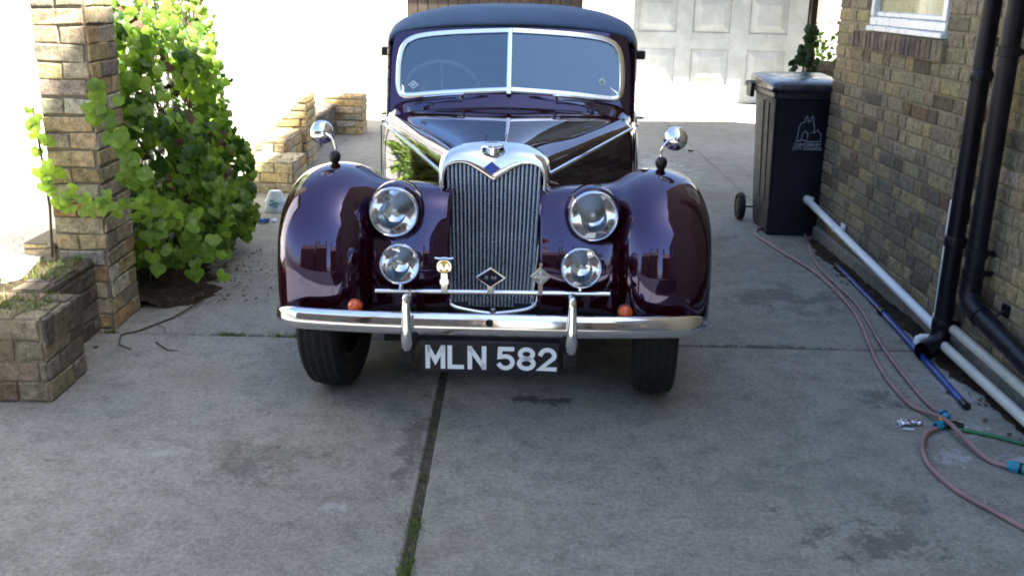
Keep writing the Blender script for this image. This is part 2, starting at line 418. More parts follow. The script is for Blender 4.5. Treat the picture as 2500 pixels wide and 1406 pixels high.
# moss and grass in the joint
def blades(bd, n, fx, fy, h0, h1, z=-.01, w=.0025):
    for i in range(n):
        x, y = fx(), fy(); h = random.uniform(h0, h1); t = random.random()*6.28; l = random.uniform(.2, 1.1)*h
        dx, dy = cos(t)*l, sin(t)*l; px_, py_ = -sin(t)*w, cos(t)*w; c = random.random(); c = (c, c, c)
        bd.add([(x-px_, y-py_, z), (x+px_, y+py_, z), (x+dx*.5+px_*.8, y+dy*.5+py_*.8, z+h*.7), (x+dx*.5-px_*.8, y+dy*.5-py_*.8, z+h*.7), (x+dx, y+dy, z+h)],
               [(0, 1, 2, 3), (3, 2, 4)], 0, c)
g = B()
for cy, n in ((2.40, 260), (2.46, 160), (2.52, 90), (2.58, 50), (2.66, 40), (2.73, 150), (2.85, 15), (3.05, 40), (3.4, 30), (3.7, 20)):
    blades(g, n, lambda: random.gauss(-.287, .017), lambda: random.gauss(cy, .035), .006, .026, w=.0016)
o = g.obj('moss', 'grass', smooth=0); o['kind'] = 'stuff'; tag(o, 'green moss and small weeds growing in the central driveway joint', 'moss')
g = B()
for cx in (-1.35, -1.30, -1.1, -1.02, -.95, -1.9):
    blades(g, 70, lambda: random.gauss(cx, .02), lambda: random.gauss(JY, .008), .008, .03, w=.0018)
o = g.obj('weeds', 'grass', smooth=0); o['kind'] = 'stuff'; tag(o, 'dark tufts of weed in the cross joint left of the car', 'weeds')

# ------------------------------------------------------------------ bricks
PAL_R = [((.225, .20, .15), 5), ((.28, .24, .155), 5), ((.12, .105, .09), 2.0), ((.165, .15, .125), 3), ((.215, .195, .155), 5),
         ((.19, .155, .125), 1.5), ((.30, .25, .23), .35), ((.16, .115, .085), .8), ((.26, .225, .155), 2)]
PAL_L = [((.46, .36, .19), 4), ((.45, .37, .23), 4), ((.38, .33, .23), 3), ((.43, .29, .14), 1.5), ((.31, .27, .20), 1.5), ((.48, .43, .33), 1)]
PAL_P = [((.20, .165, .12), 3), ((.24, .195, .13), 3), ((.15, .13, .10), 2), ((.23, .205, .165), 2), ((.21, .14, .09), 1)]
PAL_R = [((c[0]*1.06, c[1], c[2]*.84), w) for c, w in PAL_R]
def pick(pal):
    t = random.random()*sum(w for _, w in pal)
    for c, w in pal:
        t -= w
        if t <= 0: break
    k = random.uniform(.85, 1.15); return tuple(min(1, x*k*random.uniform(.95, 1.05)) for x in c)
def bricks(bd, O, U, Nn, Wd, z0, z1, pal, ch=.075, L=.225, bond='flemish', rough=.0025, dep=.009, skip=(), mi=1, jo=.011, up=(0, 0, 1), pinks=()):
    """brick faces on a plane: origin O, U along, Nn outward normal"""
    O, U, Nn, up = Vector(O), Vector(U), Vector(Nn), Vector(up)
    r = 0; z = z0
    while z < z1-.02:
        zt = min(z+ch, z1); x = -random.random()*.0
        if bond == 'flemish': x = -(L*.25 if r % 2 else L*.0)-(.0 if r % 2 == 0 else L*.5)
        elif bond == 'stretcher': x = -(L*.5 if r % 2 else 0)
        elif bond == 'soldier': x = 0
        hdr = (r % 2 == 0)
        while x < Wd:
            if bond == 'flemish': w = L if not hdr else L*.5; hdr = not hdr
            else: w = L
            w2 = w*random.uniform(.97, 1.03)
            a0, a1 = max(0, x), min(Wd, x+w2)
            x += w2
            segs = [(a0, a1)] if a1-a0 > .02 else []
            for (s0, s1, sz0, sz1) in skip:
                if zt > sz0+.01 and z < sz1-.01:
                    new = []
                    for (p, q) in segs:
                        if q <= s0 or p >= s1: new.append((p, q))
                        else:
                            if s0-p > .02: new.append((p, s0))
                            if q-s1 > .02: new.append((s1, q))
                    segs = new
            for (p, q) in segs:
                j = jo/2; c = pick(pal); e = .005; J = lambda: random.uniform(-rough, rough)
                dp = dep+random.uniform(-.002, .002)
                out = [(p+j+J(), z+j+J()), (q-j+J(), z+j+J()), (q-j+J(), zt-j+J()), (p+j+J(), zt-j+J())]
                inn = [(out[0][0]+e, out[0][1]+e), (out[1][0]-e, out[1][1]+e), (out[2][0]-e, out[2][1]-e), (out[3][0]+e, out[3][1]-e)]
                vs = [O+U*a_+up*b_-Nn*.002 for a_, b_ in out]+[O+U*a_+up*b_+Nn*(dp*.6) for a_, b_ in out]
                vs += [O+U*a_+up*b_+Nn*(dp+J()*.5) for a_, b_ in inn]
                fs = [(0, 1, 5, 4), (1, 2, 6, 5), (2, 3, 7, 6), (3, 0, 4, 7), (4, 5, 9, 8), (5, 6, 10, 9), (6, 7, 11, 10), (7, 4, 8, 11), (8, 9, 10, 11)]
                bd.add(vs, fs, mi, c)
        z += ch; r += 1

# right house ------------------------------------------------------
house = empty('brick_house', (2.06, 0, 0), 'dark stock brick house wall with a white window along the right of the driveway', 'house')
g = B()
WY0, WY1, WZ0 = 4.95, 6.03, 1.415
Rx = 2.06-2.06
# core: gable wall built as pieces round the window opening (local x=0 is the wall face)
def wallpiece(y0, y1, z0, z1): g.box(.012, .30, y0, y1, z0, z1, 0)
wallpiece(.3, WY0, 0, 5.5); wallpiece(WY0, WY1, 0, WZ0); wallpiece(WY0, WY1, 2.5, 5.5); wallpiece(WY1, 6.62, 0, 5.5)
g.prism([(.3, 5.5), (6.62, 5.5), (6.62, 7.95), (5.02, 8.0), (3.0, 8.9), (3.0, 9.0), (2.32, 9.0), (2.28, 8.24), (.3, 8.2)], .012, .30, 0, 0)  # top edge out of view, stepped to shape the shadow on the left
g.box(.30, 7, 6.3, 6.61, 0, 5.5, 0); g.box(.30, 7, .3, .6, 0, 7.9, 0)
# geometry bricks on the visible stretch
bricks(g, (.012, 2.9, 0), (0, 1, 0), (-1, 0, 0), 3.72, .10, 2.35, PAL_R, skip=[(WY0-2.9, WY1-2.9, WZ0-.005, 2.6), (WY0-2.9-.03, 6.26-2.9, 1.30, 1.41)])
# soldier course below the window
bricks(g, (-.012, WY0-.03, 0), (0, 1, 0), (-1, 0, 0), 1.33, 1.302, 1.408, [((.17, .13, .10), 3), ((.13, .095, .085), 2), ((.21, .165, .12), 2)], ch=.12, L=.068, bond='soldier', dep=.006)
g.box(-.012, .012, WY0-.03, WY0+1.30, 1.302, 1.404, 0)
# end return bricks (north face)
bricks(g, (.0, 6.62, 0), (1, 0, 0), (0, 1, 0), 2.0, .10, 2.3, PAL_R)
w_ = g.obj('wall', ['mortar', 'brick'], house, smooth=0)
g = B(); g.prism([(-.014, -.02), (-.014, .085), (.006, .10), (.02, .10), (.02, -.02)], 2.0, 6.63, 1, 0)
# prism axis 1 expects (x,z)
g.obj('plinth', 'concrete', house, smooth=0)
g = B(); g.prism([(.31, 7.9), (3.6, 10.0), (7.1, 7.9)], .4, 5.0, 1)
g.obj('roof', 'rooftile', house, smooth=0)
# window
g = B(); fx0, fx1 = -.004, .06
g.box(fx0, fx1, WY0+.003, WY1-.003, WZ0+.028, WZ0+.075, ch=.006)
g.box(fx0, fx1, WY0+.003, WY0+.058, WZ0+.076, 2.49, ch=.006); g.box(fx0, fx1, WY1-.058, WY1-.003, WZ0+.076, 2.49, ch=.006)
g.box(fx0, fx1, WY0+.059, WY1-.059, 2.43, 2.49, ch=.006)
g.box(.012, .05, WY0+.06, WY1-.06, WZ0+.077, WZ0+.105, ch=.006)
fr = g.obj('window', 'upvc', house)
g = B(); g.box(-.022, .03, WY0+.001, WY1-.001, WZ0-.004, WZ0+.026, ch=.005); g.obj('sill', 'upvc', fr)
g = B(); g.box(.03, .036, WY0+.06, WY1-.06, WZ0+.10, 2.43); g.obj('pane', 'pane', fr)
# tall block added out of the frame, shaped to cast the far shadow
rw = empty('rear_wing', (4.0, 5.3, 0), 'unseen tall brick block beyond the right house, shaped to shade the far driveway', 'building')
g = B(); g.prism([(0, .0), (5, .0), (5, 4.7), (0, 3.95)], 0, 11.7, 2); g.obj('wall', 'farbrick', rw, smooth=0)
g = B(); g.prism([(0, .0), (5, .0), (5, 4.7), (0, 3.95)], 11.705, 11.8, 2)
g.obj('roof', 'rooftile', rw, smooth=0)

# ------------------------------------------------------------------ left side brickwork
def brick_box(bd, x0, x1, y0, y1, z0, z1, pal=PAL_L, top=True, faces='fr', ch=.078, L=.225, bond='stretcher', rough=.0065):
    bd.box(x0+.009, x1-.009, y0+.009, y1-.009, z0, z1-.009, 0)
    if 'f' in faces: bricks(bd, (x0+.004, y0+.009, 0), (1, 0, 0), (0, -1, 0), x1-x0-.008, z0, z1-.004, pal, ch, L, bond, rough)
    if 'r' in faces: bricks(bd, (x1-.009, y0+.004, 0), (0, 1, 0), (1, 0, 0), y1-y0-.008, z0, z1-.004, pal, ch, L, bond, rough)
    if 'b' in faces: bricks(bd, (x0+.004, y1-.009, 0), (1, 0, 0), (0, 1, 0), x1-x0-.008, z0, z1-.004, pal, ch, L, bond, rough)
    if top: bricks(bd, (x0+.004, y0+.004, z1-.009), (1, 0, 0), (0, 0, 1), x1-x0-.008, 0, y1-y0-.008, pal, .112, .225, bond, rough, up=(0, 1, 0))
g = B(); brick_box(g, -2.135, -1.885, 4.475, 4.80, .0, 2.2, faces='frb')
# worn footing that flares out at the base
brick_box(g, -2.30, -2.137, 4.49, 4.80, .0, .42, top=False)
tag(g.obj('brick_pillar', ['mortarleft', 'brickleft'], smooth=0), 'tall yellow brick pillar beside the vine, sunlit along its upper left edge', 'pillar')
g = B(); brick_box(g, -4.4, -1.80, 3.6, 3.95, .0, .348, faces='fr', bond='stretcher', pal=PAL_P, ch=.086, rough=.006)
PAL_S = [((.13, .11, .09), 3), ((.17, .13, .10), 2), ((.11, .085, .075), 2), ((.2, .19, .17), 1)]
bricks(g, (-1.808, 3.605, 0), (0, 1, 0), (1, 0, 0), .34, .222, .347, PAL_S, ch=.13, L=.085, bond='soldier', dep=.014)
tag(g.obj('planter_wall', ['mortarleft', 'brickleft'], smooth=0), 'low mossy brick wall end at the left edge, nearest the camera', 'low wall')
g = B(); brick_box(g, -2.10, -1.955, 3.952, 4.474, .0, .355, faces='r', pal=PAL_S)
tag(g.obj('retaining_wall', ['mortarleft', 'brickleft'], smooth=0), 'short low retaining wall between the near low wall and the tall brick pillar', 'low wall')
# soil bed behind
def bumpy(x0, x1, y0, y1, nx, ny, zf, mat, name):
    b = B(); rows = []
    for j in range(ny):
        rows.append([(x0+(x1-x0)*i/(nx-1), y0+(y1-y0)*j/(ny-1), zf(x0+(x1-x0)*i/(nx-1), y0+(y1-y0)*j/(ny-1))) for i in range(nx)])
    b.grid(rows); return b.obj(name, mat, smooth=80)
from mathutils import noise as mn
g = B(); g.box(-4.6, -2.91, 4.12, 16, .0, .355); g.box(-2.91, -2.2, 4.12, 7.39, .0, .3551); struct(g.obj('raised_paving', 'palepaving', smooth=0))
struct(bumpy(-4.4, -2.102, 3.952, 6.5, 50, 50, lambda x, y: .325+.03*mn.noise(Vector((x*6, y*6, 0))), 'soil', 'raised_soil'))
struct(bumpy(-2.12, -1.35, 4.81, 7.0, 50, 110, lambda x, y: max(-.03, .075-max(0, (x+1.96-.14*min(1, max(0, (y-4.7)/.5)))*.30+max(0, 4.86-y)*.5+max(0, y-5.05)*.11)+.025*mn.noise(Vector((x*9, y*9, 0)))+.01*mn.noise(Vector((x*40, y*40, 3)))), 'soil', 'soil_bed'))
struct(bumpy(1.86, 2.046, 3.0, 6.6, 16, 260, lambda x, y: -.02+(x-1.92+.045*mn.noise(Vector((y*3, 0, 8)))+.03*mn.noise(Vector((y*14, x*14, 2))))*.35, 'soil', 'wall_foot_soil'))
g = B(); blades(g, 1500, lambda: random.uniform(-2.6, -1.85), lambda: random.gauss(3.78, .07), .006, .022, .348, .002)
blades(g, 900, lambda: random.gauss(-2.3, .12), lambda: random.gauss(4.2, .2), .008, .03, .345, .002)
blades(g, 350, lambda: random.gauss(-2.03, .04), lambda: random.uniform(4.1, 4.46), .006, .03, .352, .002)
o = g.obj('moss', 'grass', smooth=0); o['kind'] = 'stuff'; tag(o, 'yellow green moss on top of the low brick wall at left', 'moss')
# boundary wall behind the vine to the garage, sun glare painted in white
g = B(); g.box(-2.19, -2.150, 4.803, 7.6, 0, 1.95); g.box(-2.9, -2.75, 7.4, 14.79, 0, 1.95); g.box(-2.75, -2.19, 7.4, 7.6, 0, 1.95); bricks(g, (-2.150, 4.81, 0), (0, 1, 0), (1, 0, 0), 2.78, 0, 1.94, [((.70, .68, .62), 1), ((.62, .60, .54), 1)], .078, .225, 'stretcher', .003, dep=.005)
tag(g.obj('boundary_wall', ['render', 'brickleft'], smooth=0), 'long sunlit boundary wall behind the vine, its glare put in as white colour, running back to the garage', 'wall')
g = B()
for k in range(9):
    z0 = k*.072; z1 = z0+.0718; xl = -1.95-max(0, (.66-z1))*.95; brick_box(g, xl, -1.88, 9.0, 9.42, z0, z1, faces='fr', ch=.0718)
tag(g.obj('brick_pier', ['mortarleft', 'brickleft'], smooth=0), 'brick buttress sloping down to the left, just behind the left round mirror', 'pier', 'piers along the boundary wall')
g = B(); brick_box(g, -2.14, -1.70, 11.1, 11.45, 0, .43, faces='fr')
tag(g.obj('low_pier', ['mortarleft', 'brickleft'], smooth=0), 'stubby round shouldered brick pier farthest back beside the maroon car body', 'pier', 'piers along the boundary wall')
g = B(); brick_box(g, -2.14, -1.99, 9.43, 11.09, 0, .34, faces='r', pal=PAL_S)
tag(g.obj('kerb_wall', ['mortarleft', 'brickleft'], smooth=0), 'low grey retaining wall between the two far brick piers', 'low wall')
g = B(); brick_box(g, -2.14, -1.75, 7.80, 8.30, 0, .245, faces='fr'); brick_box(g, -2.14, -1.93, 8.302, 8.99, 0, .35, faces='fr')
tag(g.obj('brick_step', ['mortarleft', 'brickleft'], smooth=0), 'stepped low brick block behind the white bag at the end of the vine', 'brick steps')
# neighbour house far left (sunlit white render)
nb = empty('rendered_house', (-4.6, 4.2, 0), 'white rendered neighbouring house glowing in sun beyond the brick pillar at far left', 'house')
g = B(); g.box(-4, 0, 0, 14, -.05, 4.4); g.obj('wall', 'render', nb, smooth=0)
g = B(); g.prism([(-4.2, 4.4), (-2, 6.2), (.2, 4.4)], -.2, 14.2, 1); g.obj('roof', 'rooftile', nb, smooth=0)


# ------------------------------------------------------------------ garage block at the back
GY = 14.8
gar = empty('garage', (0, GY, 0), 'pale garage block with panelled white doors across the end of the driveway', 'garage')
g = B(); g.box(.93, 1.66, 0, 4, -.05, 2.7); g.box(4.36, 8, 0, 4, -.05, 2.7); g.box(-1.62, 4.36, 0, 4, 2.25, 2.7); g.box(-4.4, -1.62, 0, 4, -.05, 2.7)
g.box(-1.62, 4.36, .8, 4, -.05, 2.2)
g.obj('wall', 'render', gar, smooth=0)
g = B(); g.box(-4.5, 8.2, -.02, 4.2, 2.72, 2.84); g.obj('roof', 'black_under', gar, smooth=0)
g = B(); x0, x1 = 1.665, 4.355; yy = .50
g.box(x0, x1, yy+.02, yy+.05, .01, 2.24)
cols = [(1.79, 2.37), (2.60, 3.17), (3.44, 4.02)]
rows_ = [(.27, .80), (1.03, 1.56), (1.74, 2.16)]
def strip(a0, a1, b0, b1): g.box(a0, a1, yy, yy+.019, b0, b1, ch=.003)
prev = x0
for c0, c1 in cols+[(x1, x1)]: strip(prev, c0, .01, 2.24); prev = c1
for c0, c1 in cols:
    zz = .01
    for r0, r1 in rows_+[(2.24, 2.24)]: strip(c0, c1, zz, r0); zz = r1
    for r0, r1 in rows_:
        # raised and fielded panel
        m = .02; k = .12
        vs = [(c0+m, yy+.018, r0+m), (c1-m, yy+.018, r0+m), (c1-m, yy+.018, r1-m), (c0+m, yy+.018, r1-m),
              (c0+k, yy-.018, r0+k), (c1-k, yy-.018, r0+k), (c1-k, yy-.018, r1-k), (c0+k, yy-.018, r1-k)]
        g.add(vs, [(0, 1, 5, 4), (1, 2, 6, 5), (2, 3, 7, 6), (3, 0, 4, 7), (4, 5, 6, 7)])
d_ = g.obj('door', 'whitepaint', gar, smooth=0); d_['label'] = 'white garage door of raised panels, lit brighter at the foot'
g = B(); g.box(-1.615, .925, .25, .29, .01, 2.24)
for k in range(17): g.box(-1.61+k*.149, -1.61+k*.149+.135, .235, .25, .01, 2.24, ch=.004)
d_ = g.obj('door', 'darkwood', gar, smooth=0); d_['label'] = 'dark brown planked garage door behind the car roof'
g = B(); g.tube([(-1.72, -.06, 0), (-1.72, -.06, 1.3), (-1.70, -.06, 2.6)], .07, 14)
g.obj('rainwater_pipe', 'whitepaint', gar)

# ------------------------------------------------------------------ pipes on the right wall
def vpipe(X, Y, z0, z1, r, mat, label, name, collars, shoe=None):
    root = empty(name, (X, Y, 0), label, 'drainpipe', None)
    g = B(); g.tube([(0, 0, z0), (0, 0, (z0+z1)/2), (0, 0, z1)], r, 20); 
    if shoe: g.tube(shoe, r*1.02, 20)
    g.obj('pipe', mat, root)
    for z in collars:
        c = B(); c.lathe([(r, -.028), (r*1.16, -.026), (r*1.18, -.008), (r*1.18, .012), (r*1.10, .022), (r, .024)], (0, 0, z), (0, 0, 1), 20)
        c.box(r*.7, 2.062-X, -.012, .012, z-.012, z+.012); c.obj('bracket', mat, root)
    return root
P1 = vpipe(1.985, 4.345, .10, 3.6, .040, 'blackpipe', 'black downpipe on the right wall, the left one of two, ending in an open shoe', 'drainpipe', (1.29, .56, .17))
g = B(); g.tube([(0, 0, .14), (-.004, -.006, .11), (-.025, -.02, .075), (-.07, -.045, .055), (-.10, -.065, .05)], .045, 20, cap=False)
g.tube([(-.06, -.04, .058), (-.10, -.065, .05)], .040, 20, cap=False)
g.obj('shoe', 'blackpipe', P1)
P2 = empty('drainpipe', (1.985, 4.13, 0), 'black downpipe on the right wall, the right one of two, elbowing low along the bricks', 'drainpipe')
g = B(); g.tube([(0, 0, .40), (0, 0, 2), (0, 0, 3.6)], .041, 20); g.obj('pipe', 'blackpipe', P2)
g = B(); g.tube([(0, 0, .44), (0, 0, .38), (0, -.03, .345), (0, -.09, .325), (0, -.14, .315)], .046, 20); g.obj('elbow', 'blackpipe', P2)
g = B(); g.tube([(0, -.13, .317), (0, -.6, .255), (0, -1.6, .12)], .041, 20); g.obj('pipe', 'blackpipe', P2)
for (y, z, v_) in ((0, 1.40, 1), (0, .56, 1), (0, .47, 1)):
    c = B(); r = .041; c.lathe([(r, -.02), (r*1.15, -.018), (r*1.15, .018), (r, .02)], (0, y, z), (0, 0, 1), 20); c.box(.03, .082, y-.012, y+.012, z-.01, z+.01); c.obj('bracket', 'blackpipe', P2)
c = B(); c.tube([(0, -.19, .315), (.03, -.19, .342), (.070, -.19, .365)], .006, 8); c.box(.062, .074, -.215, -.165, .34, .39); c.obj('bracket', 'blackpipe', P2)

wp = empty('waste_pipe', (2.02, 6.70, .262), 'pale white plastic pipe sloping down along the foot of the right wall', 'pipe')
g = B(); g.tube([(.03, .03, .004), (.0, .022, .004), (-.012, 0, 0), (-.012, -.05, -.005), (-.012, -1.1, -.078), (-.012, -2.36, -.160)], .0235, 16); g.obj('pipe', 'whitepipe', wp)
g = B(); g.lathe([(.0236, -.03), (.028, -.028), (.028, .028), (.0236, .03)], (-.012, -.01, -.001), (0, 1, .08), 18); g.obj('elbow', 'whitepipe', wp)
g = B(); g.box(-.038, .032, -.68, -.655, -.066, -.035, ch=.003); g.box(.022, .036, -.70, -.635, -.05, -.015, ch=.003); g.obj('pipe_clip', 'whitepipe', wp)
for k, (za, zb, xx, lab) in enumerate(((.155, .105, 2.02, 'cream plastic pipe along the wall foot by the black pipes, upper of two'),
                                       (.078, .026, 1.985, 'cream plastic pipe lying at the wall foot by the black pipes, lower of two'))):
    g = B(); g.tube([(0, 0, za), (0, -.9, (za+zb)/2), (0, -2.2, zb-.0)], .0225, 16)
    o = g.obj('waste_pipe', 'creampipe'); o.location = (xx, 4.30, 0); tag(o, lab, 'pipe')
g = B(); g.tube([(.04, 0, .71), (.006, 0, .71), (0, 0, .70), (0, 0, .68), (0, 0, .4), (0, -.01, .10)], .0125, 12)
g.tube([(0, -.01, .16), (0, -.01, .09)], .017, 12)
o = g.obj('overflow_pipe', 'whitepipe'); o.location = (2.03, 4.53, 0); tag(o, 'thin upright white pipe squeezed just left of the black downpipes', 'pipe')
g = B(); g.tube([(.07, 0, .055), (.0, 0, .055), (-.012, 0, .05), (-.018, -.004, .03), (-.018, -.006, .005)], .018, 12)
o = g.obj('pipe_stub', 'whitepipe'); o.location = (1.95, 4.47, 0); tag(o, 'small white elbow stub by the open black shoe', 'pipe')

# hoses on the ground ------------------------------------------------
def gpath(pts, n, z=.011): return [(p[0], p[1], z if len(p) < 3 or True else 0) for p in spl([(*q[:2], 0) for q in pts], n)]
HOSES = {}
def hose(name, pts, r, mat, label, n=120, z=None):
    path = spl([(p[0], p[1], (p[2] if len(p) > 2 else r+.002)) for p in pts], n)
    g = B(); g.tube([tuple(p) for p in path], r, 10)
    return tag(g.obj(name, mat, smooth=60), label, 'hose')
hA = hose('garden_hose', [(1.79, 6.95), (1.70, 6.80), (1.679, 6.65), (1.70, 6.497), (1.75, 6.157), (1.813, 5.777), (1.826, 5.451), (1.815, 5.141), (1.79, 4.874), (1.715, 4.486), (1.662, 4.202), (1.635, 3.93), (1.64, 3.741), (1.668, 3.669, .018), (1.69, 3.547, .04), (1.70, 3.42, .034), (1.735, 3.262), (1.782, 3.212)],
          .0095, 'hose', 'pink rubber hose from under the left edge of the bin, crossing over the hose joint')
hB = hose('garden_hose', [(2.03, 6.75), (2.0, 6.60), (1.925, 6.193), (1.872, 5.8), (1.868, 5.413), (1.862, 5.107), (1.82, 4.796), (1.765, 4.432), (1.732, 4.091), (1.715, 3.774), (1.727, 3.653)],
          .0095, 'hose', 'pink rubber hose from under the right corner of the bin, ending in a teal connector')
hC = hose('garden_hose', [(1.672, 3.541), (1.603, 3.489), (1.542, 3.383), (1.502, 3.247), (1.499, 3.137), (1.521, 3.02), (1.576, 2.899), (1.63, 2.79), (1.695, 2.669), (1.80, 2.50)],
          .0095, 'hose', 'reddish rubber hose looping out from the joint towards the camera')
hG = hose('green_hose', [(1.735, 3.53), (1.80, 3.50), (1.852, 3.47), (1.932, 3.41), (2.02, 3.36), (2.03, 3.2)], .0075, 'greenhose', 'thin green hose joined to the pink hoses, running off to the right', 60)
def connector(p, d, L_, r, mat, lab, ring=True):
    g = B(); g.lathe([(r*.55, -L_/2), (r*.9, -L_/2), (r, -L_*.4), (r, -L_*.05), (r*.8, 0), (r*.95, L_*.05), (r*.95, L_*.4), (r*.7, L_/2), (r*.3, L_/2)], (0, 0, 0), d, 14)
    for k in range(8):
        t = k*pi/4; dv = Vector(d).normalized(); e1 = dv.cross(Vector((0, 0, 1))); e2 = dv.cross(e1)
        c0 = e1*cos(t)*r+e2*sin(t)*r
        g.tube([c0-dv*L_*.38, c0-dv*L_*.08], r*.12, 5)
    o = g.obj('hose_connector', mat); o.location = p; tag(o, lab, 'hose connector')
    if ring:
        g = B(); dv = Vector(d).normalized(); g.lathe([(r*.7, -.006), (r*1.06, -.005), (r*1.06, .005), (r*.7, .006)], (0, 0, 0), d, 14); g.obj('ring', 'blackplastic', o)
    return o
connector((1.727, 3.640, .018), (.1, -1, 0), .055, .018, 'teal', 'teal connector nearest the blue pole, pushed on the end of a pink hose')
connector((1.672, 3.545, .018), (1, .35, 0), .045, .018, 'teal', 'teal connector at the start of the looping reddish hose', False)
connector((1.812, 3.190, .018), (.8, -.55, 0), .085, .019, 'teal', 'teal connector with a black ring at the right edge of the photo')
g = B(); g.lathe([(.006, -.05), (.014, -.045), (.017, -.02), (.017, .02), (.013, .03), (.011, .05), (.004, .05)], (0, 0, 0), (1, -.35, 0), 14)
g.lathe([(.005, -.03), (.013, -.028), (.013, .028), (.005, .03)], (-.028, .01, .0), (.2, 1, 0), 12)
g.lathe([(.013, 0), (.013, .012), (.004, .013)], (-.028, .015, .008), (0, 0, 1), 12, mi=1)
o = g.obj('hose_splitter', ['blackplastic', 'amberyellow']); o.location = (1.712, 3.552, .019); tag(o, 'black three way hose joint with a yellow valve between two teal connectors', 'hose joint')
# telescopic pole
pr_ = empty('telescopic_pole', (1.951, 4.973, .016), 'blue metal telescopic pole lying by the wall foot with a black clamp midway', 'pole')
g = B(); g.tube([(.049, .931, -.002), (0, .01, .002)], .0115, 12); g.obj('inner_tube', 'bluepole', pr_)
g = B(); g.tube([(0, 0, 0), (-.088, -1.19, -.002)], .0145, 12); g.obj('outer_tube', 'bluepole', pr_)
g = B(); g.tube([(.003, .05, 0), (-.002, -.02, 0)], .020, 12); g.box(-.026, -.016, 0, .03, -.008, .010, ch=.002); g.obj('clamp', 'blackplastic', pr_)
g = B(); g.tube([(-.088, -1.18, -.001), (-.092, -1.235, -.001)], .0165, 12); g.obj('end_cap', 'blackplastic', pr_); g = B(); g.tube([(.048, .92, 0), (.051, .965, 0)], .014, 12); g.obj('end_cap', 'blackplastic', pr_)
# foil and litter
def crumple(name, mat, loc, sx, sy, h, label, cat, seed, n=14):
    random.seed(seed); b = B(); rows = []
    for j in range(n):
        rows.append([((i/(n-1)-.5)*sx+random.gauss(0, .0015), (j/(n-1)-.5)*sy+random.gauss(0, .0015)+.15*sx*(i/(n-1)-.5), abs(mn.noise(Vector((i*.45+seed, j*.45, 0))))*h+random.random()*h*.15) for i in range(n)])
    b.grid(rows); o = b.obj(name, mat, smooth=20, thick=.0008); o.location = loc; return tag(o, label, cat)
crumple('foil_wrapper', 'foil', (1.572, 3.590, .002), .095, .05, .02, 'crumpled silver foil wrapper on the concrete beside the hose joint', 'litter', 3)
g = B(); g.tube([(-.02, .002, .005), (.02, -.002, .005)], .0045, 10); o = g.obj('cigarette_end', 'bagwhite'); o.location = (1.545, 3.53, 0); tag(o, 'tiny white cigarette end below the silver foil wrapper', 'litter')
random.seed(21)
# twigs, dead leaves
g = B(); g.tube([(-1.60, 4.90, .02), (-1.676, 4.645, .008), (-1.768, 4.454, .007), (-1.831, 4.391, .006), (-1.792, 4.264, .007), (-1.713, 4.205, .006)], [.005, .004, .004, .004, .003, .002], 6)
g.tube([(-1.72, 4.55, .007), (-1.66, 4.49, .012), (-1.64, 4.44, .006)], .002, 5)
tag(g.obj('twig', 'stem'), 'long thin crooked twig trailing from the vine onto the concrete', 'twig')
g = B(); g.tube([(-1.638, 4.308, .005), (-1.59, 4.25, .006), (-1.547, 4.205, .005), (-1.50, 4.205, .004)], [.004, .0035, .003, .002], 6)
tag(g.obj('twig', 'stem'), 'short bent twig lying loose on the concrete left of the car', 'twig')
def flatleaf(b, x, y, z, r, t, tilt=.15, col=(1, 1, 1)):
    pts = [(0, -.1), (.45, -.25), (.62, .15), (.4, .55), (0, 1.), (-.4, .55), (-.62, .15), (-.45, -.25)]
    vs = [(x, y, z+r*.05)]
    for (a_, c_) in pts:
        dx, dy = a_*r, c_*r; vs.append((x+dx*cos(t)-dy*sin(t), y+dx*sin(t)+dy*cos(t), z+random.random()*r*tilt))
    b.add(vs, [(0, i+1, (i+1) % 8+1) for i in range(8)], 0, col)
for k, (x, y, r, lab) in enumerate(((-1.877, 4.221, .018, 'curled dark leaf on the concrete just right of the low wall end'),
                                 (1.86, 3.91, .022, 'reddish dead leaf beside the lower end of the blue pole'),
                                 (1.84, 10.4, .05, 'brown leaf scrap on the far concrete seam behind the right mirror'))):
    g = B(); flatleaf(g, 0, 0, .004, r, random.random()*6, .5); o = g.obj('dead_leaf', 'deadleaf', smooth=0, thick=.001); o.location = (x, y, 0); tag(o, lab, 'leaf')
g = B()
for i in range(420):
    q = random.random()
    if q < .45: x, y = random.gauss(-1.62, .13), random.uniform(4.82, 5.9)
    elif q < .8: x, y = 2.03-abs(random.gauss(0, .06)), random.uniform(3.4, 5.9)
    else: x, y = random.uniform(-1.6, 1.9), random.uniform(2.4, 4.8)
    zz = .012 if q >= .45 else .03
    flatleaf(g, x, y, zz if q < .45 else .003, random.uniform(.005, .018) if q < .8 else random.uniform(.002, .005), random.random()*6, .8)
o = g.obj('leaf_litter', 'deadleaf', smooth=0); o['kind'] = 'stuff'; tag(o, 'scattered brown leaf crumbs along the wall foot and soil edge', 'litter')

